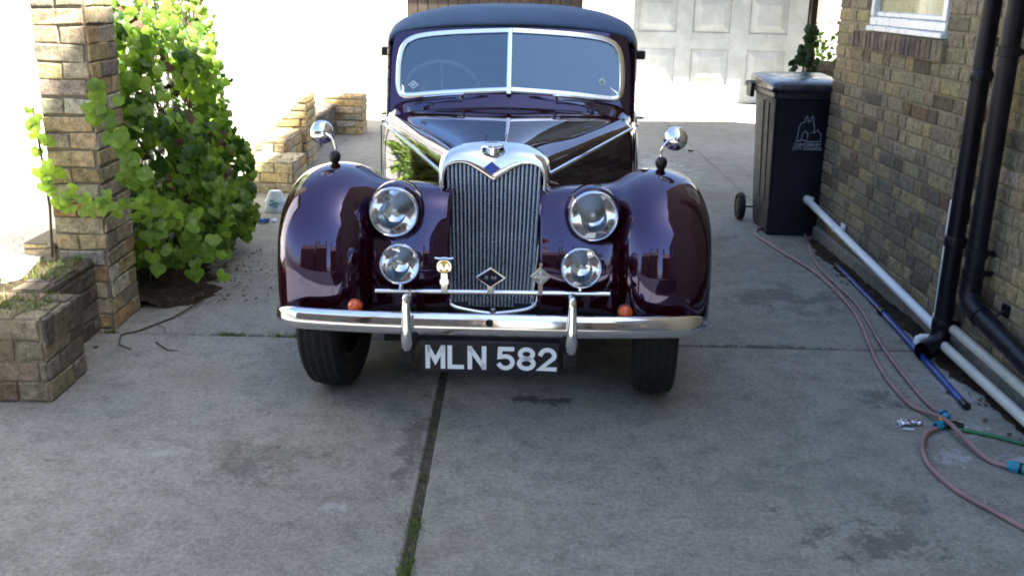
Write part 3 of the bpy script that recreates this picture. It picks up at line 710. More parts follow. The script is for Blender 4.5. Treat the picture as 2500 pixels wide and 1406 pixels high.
# ------------------------------------------------------------------ wheelie bin
bn = empty('wheelie_bin', (1.957, 6.72, 0), 'black council wheelie bin with a pale printed crest standing at the house corner', 'bin')
g = B()
def rrect(w, d0, d1, r, z, n=4):
    pts = []
    for cx, cy, a0 in ((w-r, d0+r, -pi/2), (w-r, d1-r, 0), (-w+r, d1-r, pi/2), (-w+r, d0+r, pi)):
        for k in range(n+1):
            t = a0+k*pi/2/n; pts.append((cx+r*cos(t), cy+r*sin(t), z))
    return pts
secs = [rrect(.200, .0, .42, .03, .005), rrect(.203, -.003, .46, .03, .04), rrect(.206, -.006, .50, .03, .20), rrect(.222, -.03, .53, .035, .60),
        rrect(.236, -.052, .56, .035, .93), rrect(.238, -.055, .565, .035, .935), rrect(.255, -.075, .58, .035, .945), rrect(.257, -.077, .585, .035, .985), rrect(.255, -.075, .585, .035, .99)]
g.grid(secs, close=True); g.add(secs[0], [tuple(range(len(secs[0])))]); g.add(secs[-1], [tuple(range(len(secs[-1])))])
body = g.obj('body', 'binplastic', bn, smooth=35)
for s_ in (-1, 1):
    for yy in (.12, .27): g = B(); g.tube([(s_*.205, yy, .22), (s_*.236, yy, .90)], .007, 6); g.obj('rib', 'binplastic', body)
g = B()
secs = [rrect(.268, -.092, .60, .045, .992), rrect(.273, -.098, .605, .045, 1.0), rrect(.273, -.098, .607, .045, 1.028), rrect(.262, -.085, .605, .045, 1.048), rrect(.22, -.03, .57, .06, 1.062), rrect(.10, .15, .40, .06, 1.068)]
for i, s_ in enumerate(secs): secs[i] = [(x, y, z-.012+.022*(y+.1)/.7*(i > 1)) for x, y, z in s_]
g.grid(secs, close=True); g.add(secs[-1], [tuple(range(len(secs[-1])))])
lid = g.obj('lid', 'lidplastic', bn, smooth=50)
g = B(); g.tube([(-.24, .60, 1.03), (-.24, .66, 1.03), (.24, .66, 1.03), (.24, .60, 1.03)], .014, 10); g.tube([(-.30, .57, .99), (-.24, .60, .985)], .018, 8)
g.box(-.292, -.262, .46, .60, .90, 1.0, ch=.006); g.obj('handle', 'binplastic', bn)
g = B(); g.tube([(-.30, .50, .10), (.30, .50, .10)], .011, 10); g.obj('axle', 'dullmetal', bn)
for s_ in (-1, 1):
    g = B(); g.lathe([(.0, -.024), (.055, -.024), (.06, -.012), (.078, -.014), (.082, -.024), (.094, -.022), (.10, -.010), (.10, .010), (.094, .022), (.082, .024), (.078, .014), (.06, .012), (.055, .024), (0, .024)], (s_*.285, .50, .10), (1, 0, 0), 28)
    g.obj('wheel', 'rubber', bn)
# printed crest on the front: cathedral outline and two lines of words
def fy(z): return -.006-.0617*(z-.20)-.0035 if z < .6 else -.030-.0667*(z-.60)-.0035
g = B()
def stroke(pts, w=.0022):
    for (a0, b0), (a1, b1) in zip(pts[:-1], pts[1:]):
        d = Vector((a1-a0, b1-b0)); 
        if d.length < 1e-6: continue
        d.normalize(); n_ = Vector((-d.y, d.x))*w; a0e, b0e = a0-d.x*w*.5, b0-d.y*w*.5; a1e, b1e = a1+d.x*w*.5, b1+d.y*w*.5
        g.add([(a0e-n_.x, fy(b0e)-.0006, b0e-n_.y), (a1e-n_.x, fy(b1e)-.0006, b1e-n_.y), (a1e+n_.x, fy(b1e)-.0006, b1e+n_.y), (a0e+n_.x, fy(b0e)-.0006, b0e+n_.y)], [(0, 1, 2, 3)])
cx, cz = .008, .665
sc = .00074
def Q(l): return [(cx+(x-1040)*sc*1.62, cz+(800-y)*sc*1.62) for x, y in l]
stroke(Q([(975, 795), (982, 720), (992, 700), (1008, 698), (1010, 672), (1018, 662), (1024, 672), (1026, 692), (1040, 692), (1042, 670), (1048, 660), (1054, 670), (1058, 702), (1066, 716), (1066, 756), (1086, 738), (1108, 764), (1108, 796)]))
stroke(Q([(1000, 795), (1002, 765), (1012, 748), (1024, 748), (1032, 765), (1034, 790)])); stroke(Q([(1034, 790), (1034, 760), (1062, 750)]), .0016)
stroke(Q([(972, 803), (1010, 796), (1050, 806), (1112, 802)]), .003)
crest = g.obj('crest', 'binwhite', body, smooth=0)
for txt, z in (('CANTERBURY', .638), ('CITY COUNCIL', .612)):
    place_text('lettering', txt, .0285, .0004, 'binwhite', body, (cx, fy(z)-.001, z), (radians(90+3.6), 0, 0), .0006, 1.02)

# post with ivy at the right, plus the low wall behind the bin
g = B(); g.box(-.022, .022, -.022, .022, -.05, 2.6, ch=.004); g.box(-.045, -.03, .0, .015, .0, 2.5)
o = g.obj('timber_post', 'brownpost'); o.location = (2.435, 8.5, 0); tag(o, 'slim dark brown post rising behind the bin in front of the garage', 'post')
def ivyleaf(b, p, nrm, r, roll, c, mi=0, fold=.25):
    nrm = Vector(nrm).normalized(); up = Vector((0, 0, -1)); e2 = (up-nrm*up.dot(nrm))
    e2 = e2.normalized() if e2.length > .01 else Vector((0, 1, 0)); e1 = e2.cross(nrm)
    e1, e2 = e1*cos(roll)+e2*sin(roll), e2*cos(roll)-e1*sin(roll)
    P = Vector(p)
    shp = [(0, -.14, 0), (.28, -.36, 1), (.60, -.22, 1), (.72, .10, .9), (.62, .40, 1), (.36, .66, .7), (0, .95, .2), (-.36, .66, .7), (-.62, .40, 1), (-.72, .10, .9), (-.60, -.22, 1), (-.28, -.36, 1)]
    shp = [(a_*(1+random.uniform(-.12, .12)), b_*(1+random.uniform(-.12, .12)), c_) for a_, b_, c_ in shp]
    vs = [P+e2*(.2*r)-nrm*(0)]
    for a_, b_, f_ in shp: vs.append(P+e1*(a_*r)+e2*(b_*r)-nrm*(abs(a_)*fold*r+max(0, b_-.4)*.35*r))
    n = len(shp); b.add(vs, [(0, i+1, (i+1) % n+1) for i in range(n)], mi, (c, c, c))
random.seed(5)
g = B()
iv = empty('ivy', (2.36, 8.45, 0), 'dark ivy climbing the slim brown post above the bin', 'ivy')
for i in range(150):
    t = random.random(); z = .75+t*.62; wdt = .19*(1-t)**1.0+.012
    x = random.uniform(-wdt*1.3, wdt*.35)+.06; ivyleaf(g, (x, random.uniform(-.1, .05), z), (random.gauss(-.2, .5), -1, random.gauss(.2, .4)), random.uniform(.03, .055), random.gauss(0, .5), random.random())
g.obj('foliage', 'ivy', iv, smooth=0)
g = B(); g.tube([(.02, 0, 0), (.0, -.02, .5), (.05, -.02, 1.0), (.04, 0, 1.6)], .012, 6); g.obj('stem', 'stem', iv)
g = B(); brick_box(g, 2.70, 3.9, 9.3, 9.52, 0, 1.02, faces='fr', pal=PAL_R)
tag(g.obj('garden_wall', ['mortar', 'brick'], smooth=0), 'low brown brick garden wall glimpsed between the bin and the right house', 'wall')
g = B(); gp = empty('garden_shrub', (2.86, 9.42, 1.0), 'small leafy sprig growing over the low wall between the post and the house corner', 'shrub')
for i in range(70):
    ivyleaf(g, (random.gauss(0, .09), random.gauss(0, .04), abs(random.gauss(.12, .12))), (random.gauss(0, 1), -1, random.gauss(0, .6)), random.uniform(.02, .04), random.random()*6, random.random())
g.obj('foliage', 'leaf', gp, smooth=0)
g = B()
for k in range(6): g.tube([(0, 0, -.05), (random.gauss(0, .06), 0, .15), (random.gauss(0, .12), 0, .33)], .003, 5)
g.obj('stem', 'stem', gp)

# ------------------------------------------------------------------ vine
random.seed(11)
vine = empty('climbing_vine', (-2.1, 5.6, 0), 'broad leafed green vine spilling over the soil bed behind the tall brick pillar', 'vine')
g = B()
def bulge(y, z):
    zz = [(0, .50), (.3, .60), (.55, .58), (.7, .52), (1.0, .46), (1.3, .37), (1.6, .30), (2.0, .24)]
    e = zz[-1][1]
    for (a0, b0), (a1, b1) in zip(zz[:-1], zz[1:]):
        if a0 <= z <= a1: e = b0+(b1-b0)*(z-a0)/(a1-a0); break
    prof = min(1, max(.0, (y-4.62)/.9)+.25)*min(1, max(0, (6.75-y)/.8))
    return .87*e*prof*(1+.18*mn.noise(Vector((y*3, z*3, 1))))
VO = Vector((-2.1, 5.6, 0))
cnt = 0
while cnt < 3300:
    y = random.uniform(4.84, 7.1); z = random.uniform(.10, 1.95)
    e = bulge(y, z)
    # sparser high up and far along, so sunlit gaps open
    dens = 1.0 if z < 1.0-(y-4.9)*.22 else max(.0, .55-.34*(z-.9)-.18*(y-5.2))
    if z < .12+max(0, .35-(y-4.85))*.25: continue
    if random.random() > dens: continue
    depth = random.random()**2.2
    x = -2.1+e*(1-depth*.75)+random.gauss(0, .015)
    if mn.noise(Vector((y*4.5, z*4.5, 7))) > .16 and depth < .75: continue
    r = random.triangular(.018, .066, .036)
    nrm = Vector((1, -.75+random.gauss(0, .65), .35+random.gauss(0, .55)))
    c = min(1, max(0, random.gauss(.40, .30)+.25*mn.noise(Vector((y*2, z*2, 4)))))
    ivyleaf(g, Vector((x, y, z))-VO, nrm, r, random.gauss(0, .6), c); cnt += 1
# big leaves at the pillar edge; trail across it coloured paler as if sunlit
def trail(pts, n, sp, r0, r1, cc):
    P = spl(pts, n)
    for p in P:
        for q in range(random.choice((1, 2, 2))):
            pp = Vector(p)+Vector((random.gauss(0, sp), random.gauss(0, .012)-.02, random.gauss(0, sp)))
            ivyleaf(g, pp-VO, (random.gauss(.25, .3), -1, random.gauss(.3, .3)), random.uniform(r0, r1), random.gauss(0, .7), min(1, max(0, random.gauss(cc, .15))))
trail([(-2.14, 4.44, 1.02), (-2.13, 4.44, .86), (-2.11, 4.43, .72), (-2.07, 4.42, .64)], 17, .025, .025, .045, .75)
trail([(-2.07, 4.42, .64), (-1.97, 4.41, .63), (-1.86, 4.42, .64), (-1.75, 4.55, .60), (-1.66, 4.75, .56)], 24, .022, .03, .048, .85)
trail([(-1.84, 4.44, 1.15), (-1.83, 4.46, 1.0), (-1.80, 4.50, .85), (-1.76, 4.56, .72), (-1.72, 4.62, .5), (-1.70, 4.70, .33)], 34, .035, .036, .058, .6)
trail([(-1.70, 4.80, .55), (-1.62, 4.9, .42), (-1.60, 4.95, .28), (-1.62, 4.95, .2)], 18, .05, .04, .06, .6)
for i in range(160):
    y = random.uniform(4.9, 6.5); z = random.uniform(.2, 1.6); ivyleaf(g, Vector((-2.1+bulge(y, z)*random.uniform(.5, 1.0), y, z))-VO, (random.gauss(1, .5), random.gauss(-.6, .5), random.gauss(0, .5)), random.uniform(.02, .05), random.random()*6, 0, 1)
g.obj('foliage', ['leaf', 'deadleaf'], vine, smooth=0)
g = B()
for k in range(34):
    y = random.uniform(4.95, 6.8); pts = [Vector((-2.08, y, .0))]
    for j in range(1, 7): pts.append(Vector((-2.1+bulge(y, j*.26)*random.uniform(.2, .75), y+random.gauss(0, .10), j*.26)))
    g.tube([p-VO for p in pts], [.007, .006, .0055, .005, .004, .003, .002], 6)
g.tube([Vector(p)-VO for p in [(-2.14, 4.45, .36), (-2.12, 4.44, .6), (-2.13, 4.44, .8), (-2.15, 4.45, 1.05)]], .006, 6)
g.tube([Vector(p)-VO for p in [(-2.10, 4.44, .62), (-1.97, 4.44, .62), (-1.86, 4.44, .64), (-1.72, 4.6, .6), (-1.9, 5.0, .5)]], .004, 6)
g.tube([Vector(p)-VO for p in [(-1.84, 4.45, 1.18), (-1.82, 4.48, .95), (-1.78, 4.55, .7), (-1.8, 4.8, .3), (-1.9, 4.95, .02)]], .004, 6)
g.obj('stem', 'stem', vine)
# white bag and blue scrap behind it
g = B(); rows = []
for j in range(15):
    t = j/14; r = .085*(1-.55*t**2.2)*(1+.03*sin(j*1.1)); rows.append([(r*cos(k*2*pi/24)*(1+.10*mn.noise(Vector((k*.6, j*.5, 2)))), r*.7*sin(k*2*pi/24)*(1+.12*mn.noise(Vector((k*.7, j*.5, 5)))), .002+.155*t) for k in range(24)])
g.grid(rows, close=True); g.add(rows[-1], [tuple(range(24))])
bag = g.obj('plastic_bag', 'bagwhite', smooth=50); bag.location = (-1.74, 7.12, 0); tag(bag, 'crumpled white plastic bag with pale blue print at the far end of the vine', 'bag')
g = B()
for (x, z, w, h) in ((-.012, .095, .03, .012), (.012, .08, .034, .012), (-.02, .062, .03, .012), (.014, .05, .03, .01)):
    g.box(x-w/2, x+w/2, -.0725, -.062, z-h/2, z+h/2, ch=.002)
g.obj('print', 'teal', bag)
crumple('blue_wrapper', 'bluelitter', (-1.735, 6.74, .003), .07, .05, .05, 'scrap of bright blue plastic on the ground under the vine end', 'litter', 9)
g = B(); g.lathe([(0, 0), (.016, 0), (.016, .02), (0, .021)], (0, 0, .002), (.3, -.5, 1), 16); o = g.obj('bottle_cap', 'bagwhite'); o.location = (-1.675, 6.78, 0); tag(o, 'small round white bottle cap beside the blue plastic scrap', 'bottle cap')
random.seed(31); g = B(); rows = []
for j in range(9):
    t = pi*j/8; rows.append([((.045+.01*random.random())*sin(t)*cos(k*pi/6), (.04+.01*random.random())*sin(t)*sin(k*pi/6), .028-.028*cos(t)) for k in range(12)])
g.grid(rows, close=True); o = g.obj('stone', 'concrete', smooth=60); o.location = (-1.63, 7.22, 0); tag(o, 'pale rounded stone resting beside the white bag', 'stone')

# ------------------------------------------------------------------ houses across the road, seen in the paintwork
for (x0, x1, dz, yb, lab) in ((-21, -9, 6.4, -15, 'brick house across the road with the widest frontage, off to the left'), (-8, -1.8, 6.8, -15.5, 'tall narrow brick house across the road, straight behind the camera to the left'),
                          (1.2, 7.5, 6.2, -15.5, 'narrow brick house across the road, behind the camera to the right'), (9, 21, 5.6, -15, 'long low brick house across the road, off to the right')):
    h = empty('distant_house', ((x0+x1)/2, yb, 0), lab, 'house', 'houses across the road'); w2 = (x1-x0)/2
    g = B(); g.box(-w2, w2, -8, 0, -.05, dz); g.obj('wall', 'farbrick', h, smooth=0)
    g = B(); g.prism([(-8.3, dz-.1), (-4, dz+2.6), (.3, dz-.1)], -w2-.1, w2+.1, 0); rf = g.obj('roof', 'rooftile', h, smooth=0)
    for cx_ in (-w2+.6, w2-.6):
        g = B(); g.box(cx_-.4, cx_+.4, -4.5, -3.7, dz+1.8, dz+3.9); g.box(cx_-.46, cx_+.46, -4.56, -3.64, dz+3.9, dz+4.05)
        for q in (-.2, .2): g.lathe([(.11, 0), (.09, .4)], (cx_+q, -4.1, dz+4.05), (0, 0, 1), 10)
        g.obj('chimney', 'farbrick', rf, smooth=0)
    nwin = max(2, int(w2*2/2.6))
    for k in range(nwin):
        xx = -w2+(k+.5)*2*w2/nwin
        for zz in (1.0, 3.7):
            g = B(); g.box(xx-.55, xx+.55, .003, .05, zz, zz+1.4); g.obj('window', 'windowdark', h, smooth=0)
# ------------------------------------------------------------------ vintage car
# local axes: x across (image right), y backwards from the bumper, z up
car = empty('vintage_car', (-.078, 3.35, 0), 'glossy dark maroon vintage saloon with chrome grille, round headlamps and a dark blue fabric roof', 'car',
            rot=(0, radians(-.5), radians(-1.72)))
def mirror_b(g, s_):
    if s_ < 0: g.v = [(-x, y, z) for x, y, z in g.v]; g.f = [tuple(reversed(f)) for f in g.f]
    return g
# front wings with the inner apron: cross-section swept along the ridge line
PATH = spl([(.150, .405), (.150, .50), (.165, .64), (.215, .77), (.315, .868), (.43, .915), (.56, .928), (.70, .905), (.87, .845), (1.05, .75), (1.25, .62), (1.48, .48), (1.72, .375), (1.95, .33), (2.1, .325)], 90)
XS = [(.800, .30, .30), (.818, .28, .28), (.831, .24, .23), (.833, .20, .19), (.828, .155, .145), (.815, .11, .10), (.790, .066, .06), (.755, .033, .03), (.70, .010, .008), (.63, .0, .0), (.565, .008, .010), (.515, .028, .040), (.478, .050, .085), (.448, .062, .125), (.40, .068, .15), (.33, .070, .158), (.25, .074, .165), (.17, .085, .19)]
XSs = spl(XS, 70)
def wing(s_):
    g = B(); rows = []
    n = len(PATH)
    for i, p in enumerate(PATH):
        t = (PATH[min(i+1, n-1)]-PATH[max(0, i-1)]).normalized(); nr = Vector((t.y, -t.x))
        if nr.dot(Vector((.7, .3))-p) < 0: nr = -nr
        if i > 60: nr = Vector((nr.x*.5, nr.y)).normalized()
        f = min(1, max(0, (p.x-.18)/.30)) if p.y > .55 or p.x > .4 else 0.
        f = f*f*(3-2*f); row = []
        for (u, dt, df) in XSs:
            d = df*(1-f)+dt*f
            q = p+nr*d; row.append((s_*u, q.x, q.y))
        rows.append(row)
    g.grid(rows)
    return g
for s_ in (-1, 1):
    o = wing(s_).obj('front_wing', 'paint', car, smooth=60, thick=.003)
# front valance between the wings, behind the grille foot and bumper
g = B(); rows = []
for z, y in ((.25, .50), (.33, .475), (.42, .475), (.52, .50)):
    rows.append([(-.42+.84*k/20, y+.0*abs(k-10), z) for k in range(21)])
g.grid(rows); g.obj('valance', 'paint', car, thick=.003)
# bonnet
F0 = [(0, 1.008), (.08, 1.003), (.14, .987), (.19, .958), (.213, .915), (.214, .86), (.208, .70), (.20, .45)]
F1 = [(0, 1.036), (.16, 1.033), (.33, 1.024), (.48, 1.008), (.562, .988), (.602, .945), (.618, .88), (.622, .42)]
F1 = F1[:-1]+[(.625, .70), ]; F1 = F1+[(.625, .40)]
F0 = F0[:6]+[(.212, .80), (.205, .60), (.20, .42)][:9-6]
def sec(pts, y): return [(-u, y, z) for u, z in reversed(pts[1:])]+[(u, y, z) for u, z in pts]
def lerp_sec(t, bl=0.): return [(a[0]+(b[0]-a[0])*t+bl*(.5 if i > 3 else 0), a[1]+(b[1]-a[1])*t+bl) for i, (a, b) in enumerate(zip(F0, F1))]
def shift(rows, dx0, dx1, y0, y1): return [[Vector((p[0]+dx0+(dx1-dx0)*min(1, max(0, (p[1]-y0)/(y1-y0))), p[1], p[2])) for p in r] for r in rows]
bs = [sec(lerp_sec(0), .60), sec(lerp_sec(.26, .004), .86), sec(lerp_sec(.52, .006), 1.12), sec(lerp_sec(.77, .004), 1.37), sec(lerp_sec(1.0), 1.60)]
rows = shift(loft(bs, 90, 40), -.012, 0, .6, 1.6)
g = B(); g.grid(rows); bon = g.obj('bonnet', 'paint', car, smooth=60)
def bonz(u, y):
    t = (y-.6)/1.0; s_ = lerp_sec(t); cx_ = -.012*(1-t); x = abs(u-cx_)
    for (a0, b0), (a1, b1) in zip(s_[:-1], s_[1:]):
        if a0 <= x <= a1: return b0+(b1-b0)*(x-a0)/(a1-a0)
    return s_[0][1]
for (u0, u1) in ((-.052, -.096), (.022, .052)):
    g = B(); rr = []
    for k in range(20):
        t = k/19; y = .66+t*.935; u = u0+(u1-u0)*t; z = bonz(u, y)+.0045
        rr.append([(u-.0022, y, z), (u+.0022, y, z)])
    g.grid(rr); g.obj('hinge_line', 'black_under', bon)
for s_ in (-1, 1):
    g = B(); pts = []
    for k in range(24):
        t = k/23; y = .61+t*1.0; a0 = .217+(.611-.217)*t; z = .890+(.945-.890)*t
        pts.append((s_*(a0+.004)-.012*(1-t), y, z))
    g.tube(pts, .0075, 8); g.obj('side_moulding', 'chrome', bon)
    g = B()   # bonnet side louvres line + panel seam
    g.tube([(s_*.633, 1.605, .94), (s_*.637, 1.605, .7), (s_*.636, 1.605, .42)], .003, 6); g.obj('panel_seam', 'black_under', bon)
# scuttle and body sides
g = B(); g.tube([(p[0], 1.6015, p[2]+.0005) for p in sec(F1, 1.6)], .0028, 6); g.obj('bonnet_seam', 'black_under', bon)
g = B()
C = [[(0, 1.036), (.16, 1.033), (.33, 1.024), (.48, 1.008), (.562, .988), (.602, .945), (.618, .88), (.625, .70), (.625, .40)],
     [(0, 1.075), (.16, 1.070), (.33, 1.056), (.48, 1.030), (.565, 1.006), (.605, .955), (.625, .88), (.632, .70), (.635, .40)],
     [(0, 1.104), (.16, 1.096), (.36, 1.076), (.50, 1.055), (.580, 1.030), (.618, .97), (.635, .88), (.645, .70), (.65, .38)]]
rows = loft([sec(C[0], 1.603), sec(C[1], 1.66), sec(C[2], 1.735)], 90, 14)
# V of the scuttle: pull the centre forward
rows = [[Vector((p[0], p[1]-(.055*(1-min(1, abs(p[0])/.6)) if i > 0 else 0)*(i/13)**2.5, p[2])) for p in r] for i, r in enumerate(rows)]
g.grid(rows); g.obj('scuttle', 'paint', car, smooth=60)
for s_ in (-1, 1):
    g = B()
    side = [(.60, .955), (.632, .935), (.655, .88), (.665, .70), (.665, .38)]
    def sd(dx, zt, y): return [(s_*(u+dx), y, .38+(z-.38)*zt) for u, z in side]
    g.grid(loft([sd(-.018, 1.02, 1.735), sd(.02, .99, 2.1), sd(.045, .97, 2.7), sd(.045, .97, 3.3), sd(.01, .98, 3.9), sd(-.08, .95, 4.3), sd(-.25, .7, 4.6)], 30, 50))
    bd_ = g.obj('body_side', 'paint', car, smooth=60, thick=.003)
    g = B(); g.tube([(s_*.645, 2.02, .955), (s_*.69, 2.05, .945), (s_*.715, 2.10, .94), (s_*.715, 2.2, .935)], [.010, .009, .009, .006], 8)
    g.obj('door_handle', 'chrome', bd_)
    g = B(); g.tube([(s_*.655, 1.80, .935), (s_*.69, 2.3, .93), (s_*.70, 3.0, .925)], .008, 8); g.obj('waist_moulding', 'chrome', bd_)
    g = B(); g.box(s_*.50-(.0 if s_ > 0 else .32), s_*.50+(.32 if s_ > 0 else 0), 1.9, 3.3, .29, .325, ch=.008); g.obj('running_board', 'paint', car)
    # rear wing
    g = B(); rw_ = []
    for k in range(40):
        t = -.15+pi*1.12*k/39; row = []
        for (u, d) in spl([(.60, .03), (.66, .0), (.74, .0), (.79, .03), (.81, .09), (.812, .18)], 16):
            r = .47-d; row.append((s_*u, 3.67-cos(t)*r*1.05, .35+sin(t)*r*.95))
        rw_.append(row)
    g.grid(rw_); g.obj('rear_wing', 'paint', car, smooth=60, thick=.003)
g = B(); g.grid(loft([[(-.60, 3.9, .93), (-.3, 3.9, 1.0), (0, 3.9, 1.02), (.3, 3.9, 1.0), (.60, 3.9, .93)], [(-.55, 4.3, .85), (-.3, 4.3, .93), (0, 4.3, .95), (.3, 4.3, .93), (.55, 4.3, .85)], [(-.42, 4.62, .5), (-.3, 4.66, .52), (0, 4.68, .52), (.3, 4.66, .52), (.42, 4.62, .5)]], 24, 20))
g.obj('boot_lid', 'paint', car, thick=.003)
g = B(); g.box(-.45, .45, .45, 4.3, .22, .38); g.box(-.30, .30, .50, 1.5, .38, .62); g.tube([(-.62, .56, .33), (.62, .56, .33)], .03, 8); g.tube([(-.62, 3.67, .35), (.62, 3.67, .35)], .04, 8)
g.box(-.55, .55, 1.65, 3.9, .38, .52); g.obj('chassis', 'black_under', car, smooth=0)
# windscreen ------------------------------------------------------
def ssurf(u, z): return 1.68+.35*(z-1.10)+.12*abs(u)
half = [(.0, 1.106), (.20, 1.093), (.38, 1.078), (.49, 1.067), (.535, 1.066), (.562, 1.082), (.574, 1.115), (.577, 1.18), (.573, 1.25), (.560, 1.305), (.535, 1.345), (.49, 1.369), (.42, 1.384), (.31, 1.396), (.15, 1.406), (.0, 1.413)]
hp = spl(half, 70)
def offs(poly, d):
    out = []; n = len(poly)
    for i, p in enumerate(poly):
        t = (poly[min(i+1, n-1)]-poly[max(0, i-1)]).normalized(); nr = Vector((-t.y, t.x))
        q = p+nr*d; 
        if i == 0 or i == n-1: q.x = 0
        out.append(q)
    return out
# painted surround
for s_ in (0,):
    g = B()
    outer = spl([(0, 1.06), (.20, 1.05), (.38, 1.035), (.50, 1.02), (.57, 1.0), (.602, .985), (.606, 1.03), (.605, 1.12), (.604, 1.22), (.60, 1.30), (.592, 1.35), (.57, 1.385), (.46, 1.41), (.31, 1.425), (.15, 1.434), (0, 1.44)], 70)
    for sg in (-1, 1):
        rows = []
        r0 = [(sg*p.x, ssurf(p.x, p.y)+.012, p.y) for p in outer]; r1 = [(sg*p.x, ssurf(p.x, p.y)+.0, p.y) for p in outer]
        inn = offs(hp, .006)
        r2 = [(sg*p.x, ssurf(p.x, p.y)-.001, p.y) for p in inn]; r3 = [(sg*p.x, ssurf(p.x, p.y)+.02, p.y) for p in inn]
        r00 = [(sg*(p.x+.015), ssurf(p.x, p.y)+.10, p.y) for p in outer]
        g.grid([r00, r1, r2, r3])
    ws = g.obj('windscreen_surround', 'paint', car, smooth=50)
for sg, nm in ((-1, 'l'), (1, 'r')):
    g = B()
    sections = [(-.002, .004), (-.002, -.008), (.002, -.011), (.020, -.012), (.0235, -.008), (.0235, .004)]
    rows = []
    for d, dy in sections:
        q = offs(hp, d); rows.append([(sg*(max(.0, p.x)), ssurf(max(0, p.x), p.y)+dy, p.y) for p in q])
    g.grid(rows); wf = g.obj('windscreen_frame', 'framechrome', ws, smooth=45)
    q = offs(hp, .016); poly = [(sg*max(.002, p.x), ssurf(max(.002, p.x), p.y)+.001, p.y) for p in q]
    g = B(); c_ = (sg*.28, ssurf(.28, 1.24)+.001, 1.24); n_ = len(poly)
    g.add([c_]+poly, [(0, i+1, (i+1) % n_+1) for i in range(n_)]); g.obj('windscreen_glass', 'glass', wf, smooth=0, fix=True)
g = B()
for k in range(2): pass
g.grid([[(x, ssurf(0, z)+dy, z) for x, dy in ((-.0125, .004), (-.0125, -.010), (-.009, -.0165), (0, -.018), (.009, -.0165), (.0125, -.010), (.0125, .004))] for z in (1.100, 1.2, 1.3, 1.412)]); g.obj('centre_bar', 'framechrome', ws, smooth=30)
# stickers inside the glass
def disc(name, u, z, r, mat, parent, sq=False, d=-.0012, sx=1.):
    n_ = 4 if sq else 28; g = B(); 
    vs = [(u+sx*r*cos(2*pi*k/n_), ssurf(abs(u+sx*r*cos(2*pi*k/n_)), z+r*sin(2*pi*k/n_))+d, z+r*sin(2*pi*k/n_)) for k in range(n_)]
    g.add(vs, [tuple(range(n_))]); return g.obj(name, mat, parent, smooth=0)
st = disc('sticker', -.488, 1.128, .021, 'sticker', ws, True, -.0012, 1.35); disc('emblem', -.488, 1.128, .0135, 'stickerblue', st, True, -.0022, 1.35); disc('emblem', -.488, 1.128, .007, 'sticker', st, True, -.003, 1.6)
st = disc('sticker', .466, 1.156, .019, 'sticker', ws); disc('emblem', .464, 1.154, .008, 'stickergreen', st, False, -.0022)
# wipers
for s_ in (-1, 1):
    wz = ssurf(.23, 1.085)
    g = B(); g.lathe([(0, -.02), (.009, -.02), (.011, 0), (.013, .012), (.012, .02)], (s_*.235, wz-.035, 1.078), (0, .5, -1), 12)
    g.tube([(s_*.235, wz-.05, 1.094), (s_*.36, ssurf(.36, 1.082)-.05, 1.083), (s_*.43, ssurf(.43, 1.07)-.03, 1.073)], [.0055, .004, .003], 8)
    wp_ = g.obj('wiper_arm', 'chrome', car)
    g = B(); g.tube([(s_*.27, ssurf(.27, 1.088)-.02, 1.089), (s_*.42, ssurf(.42, 1.072)-.022, 1.066), (s_*.53, ssurf(.53, 1.05)-.022, 1.036)], .0035, 6); g.obj('wiper_blade', 'blackplastic', wp_)
# hood
g = B()
H = [(1.785, [(0, 1.420), (.15, 1.418), (.31, 1.409), (.46, 1.393), (.56, 1.372), (.596, 1.350), (.598, 1.345), (.597, 1.343)]),
     (1.772, [(0, 1.432), (.15, 1.430), (.32, 1.420), (.48, 1.402), (.58, 1.378), (.606, 1.356), (.608, 1.350), (.606, 1.346)]),
     (1.785, [(0, 1.447), (.16, 1.444), (.33, 1.434), (.495, 1.412), (.59, 1.386), (.616, 1.364), (.618, 1.356), (.616, 1.346)]),
     (1.855, [(0, 1.474), (.17, 1.471), (.34, 1.461), (.505, 1.434), (.598, 1.398), (.628, 1.366), (.632, 1.345), (.632, 1.325)]),
     (2.00, [(0, 1.504), (.18, 1.501), (.36, 1.487), (.53, 1.452), (.615, 1.408), (.645, 1.362), (.652, 1.330), (.655, 1.300)]),
     (2.30, [(0, 1.519), (.18, 1.516), (.37, 1.500), (.55, 1.460), (.635, 1.412), (.665, 1.355), (.675, 1.325), (.678, 1.295)]),
     (2.75, [(0, 1.515), (.18, 1.512), (.37, 1.496), (.55, 1.456), (.64, 1.405), (.675, 1.340), (.688, 1.20), (.695, 1.05)]),
     (3.2, [(0, 1.490), (.18, 1.486), (.37, 1.470), (.54, 1.43), (.63, 1.37), (.675, 1.28), (.69, 1.12), (.695, .93)]),
     (3.65, [(0, 1.41), (.18, 1.405), (.35, 1.385), (.50, 1.34), (.59, 1.28), (.64, 1.18), (.66, 1.05), (.67, .93)]),
     (3.98, [(0, 1.20), (.16, 1.195), (.32, 1.18), (.45, 1.15), (.54, 1.10), (.59, 1.04), (.62, .98), (.64, .93)]),
     (4.06, [(0, 1.0), (.15, 1.0), (.30, .995), (.43, .98), (.52, .96), (.57, .95), (.60, .94), (.62, .93)])]
rows = loft([sec(p, y) for y, p in H], 100, 90)
def hz(v): 
    a_ = v[1]; u = v[0]
    vv = .10*(abs(u)/.6) if a_ < 2.0 else 0
    k = max(0, min(1, (2.0-a_)/.3)); return Vector((v[0], v[1]+k*(.10*abs(u)/.6), v[2]+(.0016*mn.noise(Vector((u*7, a_*7, 3))) if a_ > 1.75 else 0)))
rows = [[hz(p) for p in r] for r in rows]
g.grid(rows); hood = g.obj('fabric_roof', 'hood', car, smooth=60, thick=.006)
